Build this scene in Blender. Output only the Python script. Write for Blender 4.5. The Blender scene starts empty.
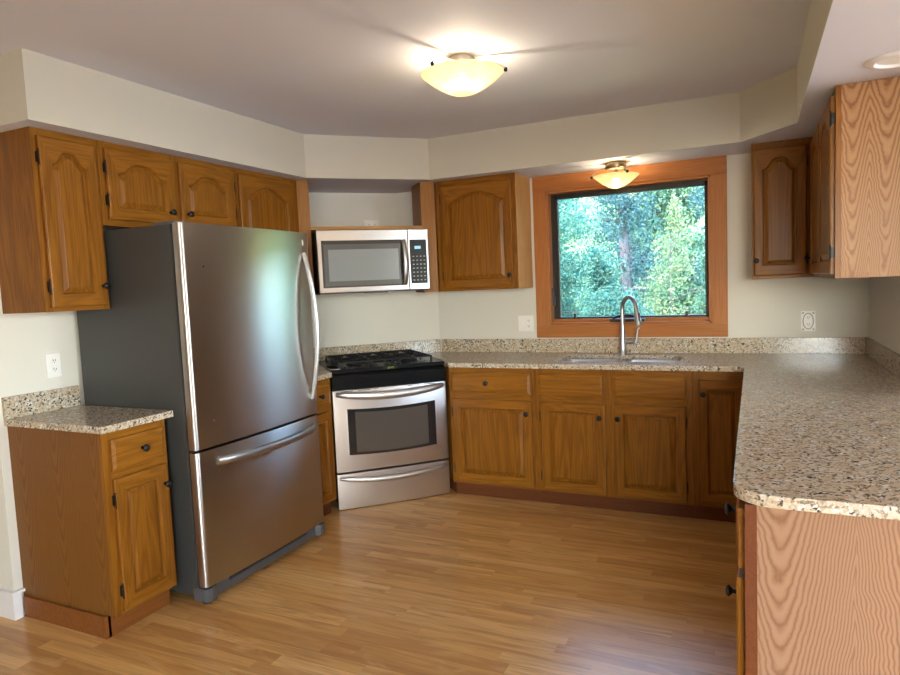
import bpy, bmesh, math, random
import numpy as np
from mathutils import Vector, Matrix
PI = math.pi
R = math.radians
S2 = math.sqrt(2)
scene = bpy.context.scene
col = scene.collection

# ------------------------------------------------------------------ camera
cam_d = bpy.data.cameras.new('camera')
cam_d.sensor_width = 36
cam_d.lens = 25.92
cam_d.clip_end = 300
cam = bpy.data.objects.new('camera', cam_d)
col.objects.link(cam)
CF = Vector((-0.42464383, 0.90182127, -0.07997509))
CR = Vector((0.90534647, 0.42248574, -0.04305301))
CU = Vector((0.00503779, 0.09068736, 0.99586667))
cam.matrix_world = Matrix(((CR.x, CU.x, -CF.x, 0), (CR.y, CU.y, -CF.y, 0), (CR.z, CU.z, -CF.z, 1.4253), (0, 0, 0, 1)))
scene.camera = cam

# ------------------------------------------------------------------ light and exposure
scene.view_settings.view_transform = 'Standard'
scene.view_settings.look = 'None'
scene.view_settings.exposure = 0.24
scene.view_settings.gamma = 1.0
scene.view_settings.use_curve_mapping = False
scene.cycles.use_denoising = True
scene.cycles.max_bounces = 10
scene.cycles.diffuse_bounces = 6
scene.cycles.glossy_bounces = 5
scene.cycles.transmission_bounces = 6
scene.cycles.transparent_max_bounces = 12
scene.cycles.sample_clamp_indirect = 6.0

world = bpy.data.worlds.new('world')
scene.world = world
world.use_nodes = True
wn = world.node_tree
wn.nodes.clear()
sky = wn.nodes.new('ShaderNodeTexSky')
sky.sky_type = 'NISHITA'
sky.sun_disc = False
sky.sun_elevation = R(48)
sky.sun_rotation = R(200)
bg = wn.nodes.new('ShaderNodeBackground')
bg.inputs['Strength'].default_value = 4.2
wo = wn.nodes.new('ShaderNodeOutputWorld')
wn.links.new(sky.outputs[0], bg.inputs[0])
wn.links.new(bg.outputs[0], wo.inputs[0])

def lamp(name, kind, loc, energy, color, **kw):
    d = bpy.data.lights.new(name, kind)
    d.energy = energy
    d.color = color
    o = bpy.data.objects.new(name, d)
    o.location = loc
    for k, v in kw.items():
        if k == 'aim':
            o.rotation_euler = (Vector(v) - Vector(loc)).to_track_quat('-Z', 'Y').to_euler()
        else:
            setattr(d, k, v)
    col.objects.link(o)
    return o

SUN_E = 5.0
lamp('sun', 'SUN', (0, -10, 20), SUN_E, (1.0, 0.95, 0.84), angle=R(1.0), aim=(4.0, 6, 4.0))
# daylight entering by the glazed openings of the dining side (right) and behind the camera
lamp('daylight_right', 'AREA', (4.10, 2.0, 1.15), 110, (0.74, 0.84, 1.0), shape='RECTANGLE', size=2.8, size_y=2.1, aim=(-1, 1.6, 1.0))
lamp('daylight_rear', 'AREA', (2.0, -3.40, 1.55), 84, (1.0, 0.97, 0.93), shape='RECTANGLE', size=2.8, size_y=1.5, aim=(-0.2, 2, 1.2))
LAMP_BIG, LAMP_SMALL = 19, 6
WARM = (1.0, 0.85, 0.62)

# ------------------------------------------------------------------ materials
M = {}
class NT:
    def __init__(s, name):
        s.m = bpy.data.materials.new(name)
        s.m.use_nodes = True
        s.t = s.m.node_tree
        s.t.nodes.clear()
        s.out = s.t.nodes.new('ShaderNodeOutputMaterial')
        M[name] = s.m
    def n(s, kind, **kw):
        nd = s.t.nodes.new('ShaderNode' + kind)
        for k, v in kw.items():
            if k.startswith('i_'):
                key = k[2:].replace('_', ' ')
                s.put(nd, key, v)
            elif k.startswith('n') and k[1:].isdigit():
                s.put(nd, int(k[1:]), v)
            else:
                setattr(nd, k, v)
        return nd
    def put(s, nd, key, v):
        if hasattr(v, 'is_output') or isinstance(v, bpy.types.NodeSocket):
            s.t.links.new(v, nd.inputs[key])
        else:
            nd.inputs[key].default_value = v
    def math(s, op, a, b=0.0, c=None):
        nd = s.n('Math', operation=op)
        s.put(nd, 0, a)
        s.put(nd, 1, b)
        if c is not None: s.put(nd, 2, c)
        return nd.outputs[0]
    def coord(s, scale=(1, 1, 1), loc=(0, 0, 0), rot=(0, 0, 0), which='Object'):
        tc = s.n('TexCoord')
        mp = s.n('Mapping')
        s.put(mp, 'Vector', tc.outputs[which])
        mp.inputs['Scale'].default_value = scale
        mp.inputs['Location'].default_value = loc
        mp.inputs['Rotation'].default_value = rot
        return mp.outputs[0]
    def noise(s, vec, scale, detail=4, rough=0.55, dist=0.0):
        nd = s.n('TexNoise')
        s.put(nd, 'Vector', vec)
        nd.inputs['Scale'].default_value = scale
        nd.inputs['Detail'].default_value = detail
        nd.inputs['Roughness'].default_value = rough
        nd.inputs['Distortion'].default_value = dist
        return nd.outputs[0]
    def ramp(s, fac, stops, interp='LINEAR'):
        nd = s.n('ValToRGB')
        nd.color_ramp.interpolation = interp
        e = nd.color_ramp.elements
        while len(e) > 1: e.remove(e[-1])
        e[0].position = stops[0][0]
        e[0].color = (*stops[0][1], 1)
        for p, c in stops[1:]:
            x = e.new(p)
            x.color = (*c, 1)
        s.put(nd, 0, fac)
        return nd.outputs[0]
    def mix(s, f, a, b, mode='MIX'):
        nd = s.n('Mix', data_type='RGBA', blend_type=mode)
        s.put(nd, 0, f)
        for i, v in ((6, a), (7, b)):
            if isinstance(v, tuple) and len(v) == 3: v = (*v, 1)
            s.put(nd, i, v)
        return nd.outputs[2]
    def bump(s, h, strength=0.1, dist=0.01):
        nd = s.n('Bump')
        nd.inputs['Strength'].default_value = strength
        nd.inputs['Distance'].default_value = dist
        s.put(nd, 'Height', h)
        return nd.outputs[0]
    def bsdf(s, **kw):
        b = s.n('BsdfPrincipled')
        for k, v in kw.items():
            key = {'base': 'Base Color', 'rough': 'Roughness', 'metal': 'Metallic', 'normal': 'Normal', 'coat': 'Coat Weight',
                   'coatr': 'Coat Roughness', 'aniso': 'Anisotropic', 'tan': 'Tangent', 'spec': 'Specular IOR Level',
                   'emit': 'Emission Color', 'es': 'Emission Strength', 'trans': 'Transmission Weight', 'ior': 'IOR', 'alpha': 'Alpha'}[k]
            if isinstance(v, tuple) and len(v) == 3 and k in ('base', 'emit'): v = (*v, 1)
            s.put(b, key, v)
        s.t.links.new(b.outputs[0], s.out.inputs[0])
        return b

def plain(name, color, rough=0.5, **kw):
    t = NT(name)
    t.bsdf(base=color, rough=rough, **kw)
def painted(name, color, rough=0.7):
    t = NT(name)
    v = t.coord()
    n1 = t.noise(v, 90, 3)
    t.bsdf(base=color, rough=rough, normal=t.bump(n1, 0.06, 0.002), spec=0.3)

painted('cream_paint', (0.58, 0.54, 0.44))
painted('wall_paint', (0.70, 0.67, 0.59))
painted('ceiling_paint', (0.70, 0.70, 0.77), 0.75)
painted('white_paint', (0.80, 0.79, 0.78), 0.35)

def oak(name, axis, light, dark, pore, fig=None, rough=0.34, contrast=1.0):
    """axis = grain direction; fig = optional builder of a cathedral figure"""
    t = NT(name)
    oi = t.n('ObjectInfo')
    tc = t.n('TexCoord')
    # each piece of timber has its own stretch of grain
    off = t.n('VectorMath', operation='SCALE')
    off.inputs[0].default_value = (7.3, 5.1, 3.7)
    t.put(off, 'Scale', t.math('MULTIPLY', oi.outputs['Random'], 11.0))
    add = t.n('VectorMath', operation='ADD')
    t.put(add, 0, tc.outputs['Object'])
    t.put(add, 1, off.outputs[0])
    def mapped(across, along):
        sc = [across] * 3
        sc['xyz'.index(axis)] = along
        mp = t.n('Mapping')
        t.put(mp, 'Vector', add.outputs[0])
        mp.inputs['Scale'].default_value = sc
        return mp.outputs[0]
    broad = t.noise(mapped(7, 0.55), 1.0, 3, 0.5, 0.9)
    ring = t.math('SINE', t.math('MULTIPLY', broad, 75.0))
    ring = t.math('MULTIPLY_ADD', ring, 0.5, 0.5)
    fine = t.noise(mapped(260, 5.0), 1.0, 3, 0.65)
    tone = t.noise(mapped(3.0, 0.8), 1.0, 2)
    if fig is not None:
        ring = fig(t, tc.outputs['Object'])
    base = t.ramp(ring, [(0.0, dark), (0.42, tuple((a + b * 1.2) / 2.2 for a, b in zip(dark, light))), (1.0, light)])
    c0 = t.mix(t.math('MULTIPLY', fine, 0.0), light, light)
    base = t.mix(0.45 * contrast, light, base)
    pr = t.ramp(fine, [(0.36, (1, 1, 1)), (0.50, (0, 0, 0))])
    base = t.mix(t.math('MULTIPLY', pr, 0.42 if fig is None else 0.25), base, pore)
    base = t.mix(t.math('MULTIPLY_ADD', tone, 0.5, -0.06), base, tuple(c * 0.62 for c in light), 'MIX')
    t.bsdf(base=base, rough=rough, normal=t.bump(fine, 0.07, 0.002), coat=0.04, coatr=0.2, spec=0.16)

HL, HD, HP = (0.275, 0.106, 0.011), (0.13, 0.038, 0.004), (0.07, 0.018, 0.002)
oak('honey_oak', 'z', HL, HD, HP, contrast=1.35)
oak('honey_oak_across', 'x', tuple(c * 1.08 for c in HL), HD, HP)
oak('honey_oak_deep', 'y', tuple(c * 1.08 for c in HL), HD, HP)
oak('redwood_casing_up', 'z', (0.46, 0.185, 0.060), (0.33, 0.115, 0.034), (0.27, 0.075, 0.02), rough=0.3, contrast=0.7)
oak('redwood_casing_across', 'x', (0.45, 0.175, 0.054), (0.32, 0.11, 0.032), (0.27, 0.075, 0.02), rough=0.3, contrast=0.7)
oak('trim_oak', 'x', (0.25, 0.085, 0.020), (0.17, 0.05, 0.012), (0.10, 0.03, 0.008), rough=0.4)
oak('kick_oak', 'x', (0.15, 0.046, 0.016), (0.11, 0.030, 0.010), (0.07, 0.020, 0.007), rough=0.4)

def fig_flames(xp, period, z0, a0, a1, freq):
    """sharp flame points at xp + k*period, round bottoms between, growing taller downwards"""
    def f(t, v):
        sp = t.n('SeparateXYZ')
        t.put(sp, 0, v)
        nz = t.noise(v, 9.0, 3, 0.5)
        jag = t.noise(v, 60.0, 2, 0.5)
        x = t.math('MULTIPLY_ADD', nz, 0.022, t.math('SUBTRACT', sp.outputs[0], xp + 0.011))
        c = t.math('COSINE', t.math('MULTIPLY', x, 2 * PI / period))
        c = t.math('POWER', t.math('MULTIPLY_ADD', c, -0.5, 0.5), 0.62)
        A = t.math('MULTIPLY_ADD', t.math('SUBTRACT', z0, sp.outputs[2]), a1, a0)
        h = t.math('MULTIPLY_ADD', c, A, sp.outputs[2])
        h = t.math('MULTIPLY_ADD', nz, 0.11, h)
        h = t.math('MULTIPLY_ADD', jag, 0.020, h)
        w = t.math('SINE', t.math('MULTIPLY', h, freq))
        w = t.math('MULTIPLY_ADD', w, 0.5, 0.5)
        return t.math('POWER', w, 0.75)
    return f
def fig_cups(cx, half, sx, freq, off=0.0):
    """nested cups at cx (repeating every 2*half), running into straight grain between them"""
    def f(t, v):
        sp = t.n('SeparateXYZ')
        t.put(sp, 0, v)
        nz = t.noise(v, 5.0, 3, 0.5)
        jag = t.noise(v, 38.0, 3, 0.55)
        xx = t.math('ADD', t.math('SUBTRACT', sp.outputs[0], cx), 20 * half)
        xx = t.math('MULTIPLY_ADD', t.math('SUBTRACT', nz, 0.5), 0.05, xx)
        xx = t.math('PINGPONG', xx, half)
        d = t.math('MULTIPLY', xx, 1 / sx)
        c = t.math('DIVIDE', t.math('MULTIPLY', d, d), t.math('MULTIPLY_ADD', d, 0.45, 1.0))
        h = t.math('SUBTRACT', sp.outputs[2], t.math('MULTIPLY', c, 0.28))
        h = t.math('MULTIPLY_ADD', nz, 0.16, h)
        h = t.math('MULTIPLY_ADD', jag, 0.035, h)
        w = t.math('MULTIPLY_ADD', t.math('SINE', t.math('MULTIPLY_ADD', h, freq, off)), 0.5, 0.5)
        return t.math('POWER', w, 0.7)
    return f
PL, PD, PP = (0.42, 0.225, 0.100), (0.19, 0.07, 0.023), (0.28, 0.13, 0.055)
oak('pale_oak_flames', 'z', PL, PD, PP, fig_flames(0.117, 0.117, 2.166, 0.11, 0.30, 118.0), 0.42, 2.2)
oak('pale_oak_ovals', 'z', (0.34, 0.195, 0.118), (0.20, 0.09, 0.046), (0.35, 0.17, 0.09), fig_cups(0.075, 0.15, 0.055, 105.0), 0.42, 2.2)
oak('side_oak', 'z', (0.22, 0.088, 0.017), (0.11, 0.038, 0.006), (0.09, 0.03, 0.006), fig_cups(-0.30, 0.12, 0.040, 60.0), 0.36, 1.5)
oak('pale_oak', 'z', (0.36, 0.160, 0.042), (0.24, 0.09, 0.02), (0.18, 0.07, 0.018), None, 0.42)
oak('pale_oak_across', 'x', (0.50, 0.25, 0.085), (0.34, 0.15, 0.045), (0.26, 0.11, 0.03), None, 0.42)
oak('window_lit_oak', 'z', (0.62, 0.36, 0.14), (0.48, 0.25, 0.085), (0.40, 0.2, 0.07), None, 0.42)  # oak lightened in colour to carry window light on the cabinet side

def granite():
    t = NT('granite')
    v = t.coord()
    d = t.noise(v, 40, 3, 0.6)
    vd = t.n('VectorMath', operation='MULTIPLY_ADD')
    t.put(vd, 0, d); vd.inputs[1].default_value = (0.012, 0.012, 0.012)
    t.put(vd, 2, v)
    vv = vd.outputs[0]
    vo = t.n('TexVoronoi'); t.put(vo, 'Vector', vv); vo.inputs['Scale'].default_value = 150
    sep = t.n('SeparateColor'); t.put(sep, 0, vo.outputs['Color'])
    c = t.ramp(sep.outputs[0], [(0.0, (0.035, 0.028, 0.022)), (0.13, (0.17, 0.125, 0.08)), (0.24, (0.38, 0.305, 0.22)), (0.42, (0.52, 0.445, 0.335)),
                                (0.70, (0.58, 0.52, 0.425)), (0.92, (0.68, 0.67, 0.65))], 'CONSTANT')
    b = t.noise(vv, 26, 4, 0.62)
    c = t.mix(t.ramp(b, [(0.38, (0.85, 0.85, 0.85)), (0.60, (0, 0, 0))]), c, (0.48, 0.37, 0.25))
    k = t.noise(vv, 62, 4, 0.7)
    c = t.mix(t.ramp(k, [(0.585, (0, 0, 0)), (0.63, (0.92, 0.92, 0.92))]), c, (0.035, 0.028, 0.024))
    k2 = t.noise(vv, 48, 3, 0.6, 0.4)
    c = t.mix(t.ramp(k2, [(0.30, (0.75, 0.75, 0.75)), (0.37, (0, 0, 0))]), c, (0.70, 0.68, 0.66))
    t.bsdf(base=c, rough=0.15, spec=0.5)
granite()

def floor_mat():
    t = NT('laminate_floor')
    v = t.coord()
    sp = t.n('SeparateXYZ'); t.put(sp, 0, v)
    X, Y = sp.outputs[0], sp.outputs[1]
    WR = 0.066
    row = t.math('FLOOR', t.math('DIVIDE', Y, WR))
    wn1 = t.n('TexWhiteNoise', noise_dimensions='1D'); t.put(wn1, 'W', row)
    xo = t.math('MULTIPLY_ADD', wn1.outputs[0], 1.3, X)
    cell = t.math('FLOOR', t.math('DIVIDE', xo, 0.72))
    cb = t.n('CombineXYZ'); t.put(cb, 0, row); t.put(cb, 1, cell)
    wn2 = t.n('TexWhiteNoise', noise_dimensions='2D'); t.put(wn2, 'Vector', cb.outputs[0])
    h = wn2.outputs[0]
    shift = t.n('CombineXYZ'); t.put(shift, 2, t.math('MULTIPLY', h, 37.0))
    vs = t.n('VectorMath', operation='ADD'); t.put(vs, 0, v); t.put(vs, 1, shift.outputs[0])
    def mp(sx, sy):
        m = t.n('Mapping'); t.put(m, 'Vector', vs.outputs[0]); m.inputs['Scale'].default_value = (sx, sy, 1); return m.outputs[0]
    g1 = t.noise(mp(1.6, 20), 1.0, 4, 0.6, 1.2)
    g2 = t.noise(mp(4, 160), 1.0, 3, 0.6)
    g3 = t.noise(mp(3.0, 9.0), 1.0, 3, 0.5, 1.6)
    base = t.ramp(h, [(0.0, (0.56, 0.290, 0.085)), (0.3, (0.66, 0.370, 0.120)), (0.65, (0.74, 0.435, 0.150)), (1.0, (0.82, 0.530, 0.215))])
    base = t.mix(t.ramp(g1, [(0.34, (0.75, 0.75, 0.75)), (0.56, (0, 0, 0))]), base, (0.42, 0.19, 0.050))
    base = t.mix(t.ramp(g3, [(0.58, (0, 0, 0)), (0.78, (0.75, 0.75, 0.75))]), base, (0.74, 0.49, 0.25))
    base = t.mix(t.ramp(g2, [(0.3, (0.35, 0.35, 0.35)), (0.6, (0, 0, 0))]), base, (0.40, 0.19, 0.07))
    fy = t.math('FRACT', t.math('DIVIDE', Y, WR * 3))
    seam = t.math('LESS_THAN', fy, 0.009)
    base = t.mix(t.math('MULTIPLY', seam, 0.55), base, (0.16, 0.07, 0.03))
    t.bsdf(base=base, rough=t.math('MULTIPLY_ADD', g1, 0.08, 0.27), spec=0.5, normal=t.bump(g2, 0.03, 0.001))
floor_mat()

def steel(name, color, rough, aniso=0.75, scl=(1.5, 1.5, 700)):
    t = NT(name)
    v = t.coord(scl)
    n1 = t.noise(v, 1.0, 3, 0.7)
    tg = t.n('CombineXYZ')
    tg.inputs[2].default_value = 1.0       # brushed level: reflections smear upright
    rr = t.math('MULTIPLY_ADD', n1, 0.012, rough - 0.006)
    t.bsdf(base=color, metal=1.0, rough=rr, aniso=aniso, tan=tg.outputs[0])
steel('brushed_steel', (0.56, 0.54, 0.52), 0.32, 1.0)
steel('pale_steel', (0.72, 0.70, 0.69), 0.36, 0.8)
plain('range_handle_steel', (0.66, 0.65, 0.65), 0.42, metal=1.0)
plain('handle_steel', (0.46, 0.46, 0.46), 0.36, metal=1.0)
plain('chrome_steel', (0.52, 0.52, 0.53), 0.30, metal=1.0)
plain('satin_nickel', (0.50, 0.47, 0.42), 0.32, metal=1.0)
plain('fixture_bronze', (0.30, 0.24, 0.15), 0.35, metal=1.0)
def fridge_side():
    t = NT('fridge_side_grey')
    n1 = t.noise(t.coord(), 220, 2)
    t.bsdf(base=(0.046, 0.046, 0.045), rough=0.42, normal=t.bump(n1, 0.15, 0.001))
fridge_side()
plain('black_enamel', (0.006, 0.006, 0.007), 0.25, spec=0.12)
plain('cast_iron', (0.010, 0.010, 0.011), 0.55, spec=0.3)
plain('black_knob', (0.009, 0.008, 0.007), 0.35, spec=0.25)
plain('black_plastic', (0.018, 0.018, 0.02), 0.35)
plain('dark_glass', (0.022, 0.021, 0.022), 0.06, spec=0.7)
plain('oven_glass', (0.085, 0.075, 0.068), 0.12, spec=0.7)
plain('microwave_screen', (0.20, 0.22, 0.23), 0.16, spec=0.7)
plain('microwave_surround', (0.075, 0.08, 0.085), 0.12, spec=0.7)
plain('grey_plastic', (0.085, 0.085, 0.09), 0.5)
plain('white_plastic', (0.86, 0.84, 0.80), 0.35)
plain('engraved_grey', (0.42, 0.40, 0.37), 0.5)
plain('slot_black', (0.02, 0.02, 0.02), 0.6)
plain('window_sash_dark', (0.012, 0.010, 0.009), 0.45)
plain('steel_sink', (0.74, 0.77, 0.84), 0.38, metal=0.75)
plain('display_blue', (0.05, 0.1, 0.12), 0.3, emit=(0.30, 0.62, 0.85), es=0.9)
plain('display_green', (0.02, 0.05, 0.01), 0.3, emit=(0.45, 0.75, 0.10), es=0.9)
plain('key_panel_black', (0.012, 0.012, 0.012), 0.25, spec=0.12)
plain('key_grey', (0.35, 0.33, 0.28), 0.4)
plain('badge_silver', (0.62, 0.62, 0.62), 0.4, metal=1.0)
plain('soil', (0.26, 0.24, 0.21), 0.95)
plain('bulb_glow', (1, 1, 1), 0.5, emit=(1.0, 0.86, 0.62), es=25.0)
plain('bulb_glow_small', (1, 1, 1), 0.5, emit=(1.0, 0.80, 0.50), es=45.0)
def bark():
    t = NT('bark')
    n1 = t.noise(t.coord((8, 8, 1.5)), 3, 4)
    t.bsdf(base=t.ramp(n1, [(0.3, (0.05, 0.045, 0.05)), (0.7, (0.17, 0.14, 0.14))]), rough=0.95)
bark()
def grass():
    t = NT('grass')
    n1 = t.noise(t.coord(), 2.0, 6)
    t.bsdf(base=t.ramp(n1, [(0.3, (0.05, 0.11, 0.03)), (0.7, (0.16, 0.24, 0.05))]), rough=0.9)
grass()
def leaf(name, stops, tr=0.45):
    t = NT(name)
    oi = t.n('NewGeometry')
    c = t.ramp(oi.outputs['Random Per Island'], stops)
    d = t.n('BsdfDiffuse'); t.put(d, 0, c)
    s = t.n('BsdfTranslucent'); t.put(s, 0, c)
    m = t.n('MixShader'); m.inputs[0].default_value = tr
    t.t.links.new(d.outputs[0], m.inputs[1]); t.t.links.new(s.outputs[0], m.inputs[2])
    t.t.links.new(m.outputs[0], t.out.inputs[0])
leaf('leaf_teal', [(0.0, (0.031, 0.111, 0.092)), (0.6, (0.080, 0.204, 0.155)), (0.92, (0.139, 0.254, 0.178)), (1.0, (0.248, 0.279, 0.144))])
leaf('leaf_haze_blue', [(0.0, (0.031, 0.083, 0.095)), (0.7, (0.068, 0.149, 0.155)), (1.0, (0.130, 0.223, 0.178))])  # distance haze and bluish shade put into the leaf colour
leaf('leaf_yellow', [(0.0, (0.093, 0.186, 0.098)), (0.5, (0.204, 0.260, 0.121)), (1.0, (0.285, 0.291, 0.158))])
leaf('leaf_green', [(0.0, (0.043, 0.130, 0.098)), (0.6, (0.099, 0.211, 0.138)), (1.0, (0.229, 0.273, 0.132))])
def glass_pane():
    t = NT('window_glass')
    g = t.n('BsdfGlossy'); g.inputs['Roughness'].default_value = 0.0
    tr = t.n('BsdfTransparent'); tr.inputs[0].default_value = (0.93, 0.97, 0.97, 1)
    f = t.n('Fresnel'); f.inputs[0].default_value = 1.5
    m = t.n('MixShader')
    t.put(m, 0, f.outputs[0])
    t.t.links.new(tr.outputs[0], m.inputs[1]); t.t.links.new(g.outputs[0], m.inputs[2])
    t.t.links.new(m.outputs[0], t.out.inputs[0])
glass_pane()
def shade_glass(name, tint, es):
    t = NT(name)
    v = t.coord()
    n1 = t.noise(v, 14, 3, 0.5, 1.0)
    c = t.ramp(n1, [(0.3, tint), (0.75, tuple(min(1, k_ * 1.22) for k_ in tint))])
    d = t.n('BsdfDiffuse'); t.put(d, 0, c)
    s = t.n('BsdfTranslucent'); t.put(s, 0, c)
    tr = t.n('BsdfTransparent'); tr.inputs[0].default_value = (1.0, 0.93, 0.78, 1)
    m = t.n('MixShader'); m.inputs[0].default_value = 0.6
    t.t.links.new(d.outputs[0], m.inputs[1]); t.t.links.new(s.outputs[0], m.inputs[2])
    m2 = t.n('MixShader'); m2.inputs[0].default_value = 0.28
    t.t.links.new(m.outputs[0], m2.inputs[1]); t.t.links.new(tr.outputs[0], m2.inputs[2])
    e = t.n('Emission'); t.put(e, 0, c); e.inputs[1].default_value = es
    a = t.n('AddShader')
    t.t.links.new(m2.outputs[0], a.inputs[0]); t.t.links.new(e.outputs[0], a.inputs[1])
    t.t.links.new(a.outputs[0], t.out.inputs[0])
shade_glass('alabaster_glass', (0.58, 0.48, 0.31), 0.10)

# ------------------------------------------------------------------ mesh helpers
class MB:
    def __init__(s):
        s.bm = bmesh.new()
    def poly(s, pts, mi=0):
        vs = [s.bm.verts.new(p) for p in pts]
        f = s.bm.faces.new(vs); f.material_index = mi
        return f
    def box(s, x0, x1, y0, y1, z0, z1, mi=0, bev=0.0, seg=2):
        b = bmesh.new()
        bmesh.ops.create_cube(b, size=1)
        for v in b.verts:
            v.co = Vector(((x0 + x1) / 2 + v.co.x * (x1 - x0), (y0 + y1) / 2 + v.co.y * (y1 - y0), (z0 + z1) / 2 + v.co.z * (z1 - z0)))
        if bev > 0:
            bmesh.ops.bevel(b, geom=list(b.edges), offset=bev, segments=seg, affect='EDGES', profile=0.6)
        s.merge(b, mi)
        return s
    def merge(s, b, mi=0, smooth=False, mat=None):
        if mat is not None: bmesh.ops.transform(b, matrix=mat, verts=b.verts)
        mp = {v: s.bm.verts.new(v.co) for v in b.verts}
        for f in b.faces:
            try:
                g = s.bm.faces.new([mp[v] for v in f.verts])
                g.material_index = mi if mi is not None else f.material_index
                g.smooth = smooth or f.smooth
            except ValueError: pass
        b.free()
    def prism(s, outline, z0, z1, holes=(), mi=0, bev=0.0, axis='z'):
        b = bmesh.new()
        eds = []
        for loop in [outline] + list(holes):
            vs = [b.verts.new((p[0], p[1], z0)) for p in loop]
            eds += [b.edges.new((vs[i], vs[(i + 1) % len(vs)])) for i in range(len(vs))]
        if holes:
            bmesh.ops.triangle_fill(b, use_beauty=True, use_dissolve=True, edges=eds)
        else:
            b.faces.new(list(b.verts))
        bmesh.ops.recalc_face_normals(b, faces=b.faces)
        r = bmesh.ops.extrude_face_region(b, geom=list(b.faces))
        up = [v for v in r['geom'] if isinstance(v, bmesh.types.BMVert)]
        for v in up: v.co.z = z1
        bmesh.ops.recalc_face_normals(b, faces=b.faces)
        if bev > 0:
            ee = [e for e in b.edges if len(e.link_faces) == 2 and e.calc_face_angle(0) > 0.8 and abs(e.verts[0].co.z - e.verts[1].co.z) < 1e-6]
            bmesh.ops.bevel(b, geom=ee, offset=bev, segments=2, affect='EDGES', profile=0.6)
        if axis == 'y':      # outline given in (x,z), extruded along y
            for v in b.verts: v.co = Vector((v.co.x, v.co.z, v.co.y))
            bmesh.ops.reverse_faces(b, faces=b.faces)
        if axis == 'x':      # outline given in (y,z), extruded along x
            for v in b.verts: v.co = Vector((v.co.z, v.co.x, v.co.y))
        s.merge(b, mi)
        return s
    def lathe(s, prof, n=32, center=(0, 0, 0), axis='z', mi=0, smooth=True):
        b = bmesh.new()
        rings = []
        for r, z in prof:
            if r < 1e-6:
                rings.append([b.verts.new((0, 0, z))])
            else:
                rings.append([b.verts.new((r * math.cos(2 * PI * i / n), r * math.sin(2 * PI * i / n), z)) for i in range(n)])
        for a, c in zip(rings, rings[1:]):
            for i in range(n):
                j = (i + 1) % n
                if len(a) == 1 and len(c) == 1: continue
                if len(a) == 1: f = b.faces.new((a[0], c[j], c[i]))
                elif len(c) == 1: f = b.faces.new((a[i], a[j], c[0]))
                else: f = b.faces.new((a[i], a[j], c[j], c[i]))
                f.smooth = smooth
        bmesh.ops.recalc_face_normals(b, faces=b.faces)
        m = Matrix.Identity(4)
        if axis == 'y': m = Matrix.Rotation(R(90), 4, 'X')      # +z -> -y (towards the viewer of a front)
        if axis == 'x': m = Matrix.Rotation(R(90), 4, 'Y')
        m = Matrix.Translation(center) @ m
        s.merge(b, mi, smooth, m)
        return s
    def tube(s, pts, rad, n=10, mi=0, cap=True, flat=None):
        """rad: number or list; flat=(w,h) gives an elliptic section"""
        pts = [Vector(p) for p in pts]
        b = bmesh.new()
        rings = []
        prevN = None
        for i, p in enumerate(pts):
            d = (pts[min(i + 1, len(pts) - 1)] - pts[max(i - 1, 0)]).normalized()
            if prevN is None:
                up = Vector((0, 0, 1)) if abs(d.z) < 0.9 else Vector((1, 0, 0))
                nrm = (up - d * up.dot(d)).normalized()
            else:
                nrm = (prevN - d * prevN.dot(d)).normalized()
            prevN = nrm
            bn = d.cross(nrm)
            r = rad[i] if isinstance(rad, (list, tuple)) else rad
            fa, fb = flat if flat else (1, 1)
            rings.append([b.verts.new(p + nrm * math.cos(2 * PI * k / n) * r * fa + bn * math.sin(2 * PI * k / n) * r * fb) for k in range(n)])
        for a, c in zip(rings, rings[1:]):
            for k in range(n):
                f = b.faces.new((a[k], a[(k + 1) % n], c[(k + 1) % n], c[k])); f.smooth = True
        if cap:
            b.faces.new(rings[0][::-1]); b.faces.new(rings[-1])
        bmesh.ops.recalc_face_normals(b, faces=b.faces)
        s.merge(b, mi, True)
        return s
    def build(s, name, mats, parent=None, loc=None, rotz=None):
        me = bpy.data.meshes.new(name)
        s.bm.to_mesh(me); s.bm.free()
        sm = np.zeros(len(me.polygons), dtype=bool)
        me.polygons.foreach_get('use_smooth', sm)
        if sm.any():
            me.set_sharp_from_angle(angle=R(38))
            me.polygons.foreach_set('use_smooth', sm)
        if isinstance(mats, str): mats = [mats]
        for m in mats: me.materials.append(M[m])
        o = bpy.data.objects.new(name, me)
        if parent is not None: o.parent = parent
        if loc is not None: o.location = loc
        if rotz is not None: o.rotation_euler = (0, 0, rotz)
        col.objects.link(o)
        return o

def tag(o, label=None, cat=None, group=None, kind=None):
    if label: o['label'] = label
    if cat: o['category'] = cat
    if group: o['group'] = group
    if kind: o['kind'] = kind
    return o
def thing(name, label, cat, loc=(0, 0, 0), rotz=0.0, group=None, kind=None):
    o = bpy.data.objects.new(name, None)
    o.empty_display_size = 0.1
    col.objects.link(o)
    o.location = loc; o.rotation_euler = (0, 0, rotz)
    return tag(o, label, cat, group, kind)
def copy_tree(o, parent=None):
    c = o.copy(); col.objects.link(c)
    if parent is not None: c.parent = parent
    for ch in [x for x in o.children]:
        copy_tree(ch, c)
    return c

# ------------------------------------------------------------------ room constants
L, W, RW = -3.046, 4.53, 0.62
ZC, ZS, ZU = 2.445, 2.166, 1.385
CT0, CT1 = 0.884, 0.914
YE = 1.712                   # where the kitchen's left wall ends
def dt(d, t):                # point of the 45 degree corner: d = x - y, t = (x + y)/sqrt 2
    return ((d + t * S2) / 2, (t * S2 - d) / 2)

# floor
b = MB(); b.box(-5.2, 4.2, -3.6, 4.75, -0.12, 0.0)
tag(b.build('floor', 'laminate_floor'), kind='structure')
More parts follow.
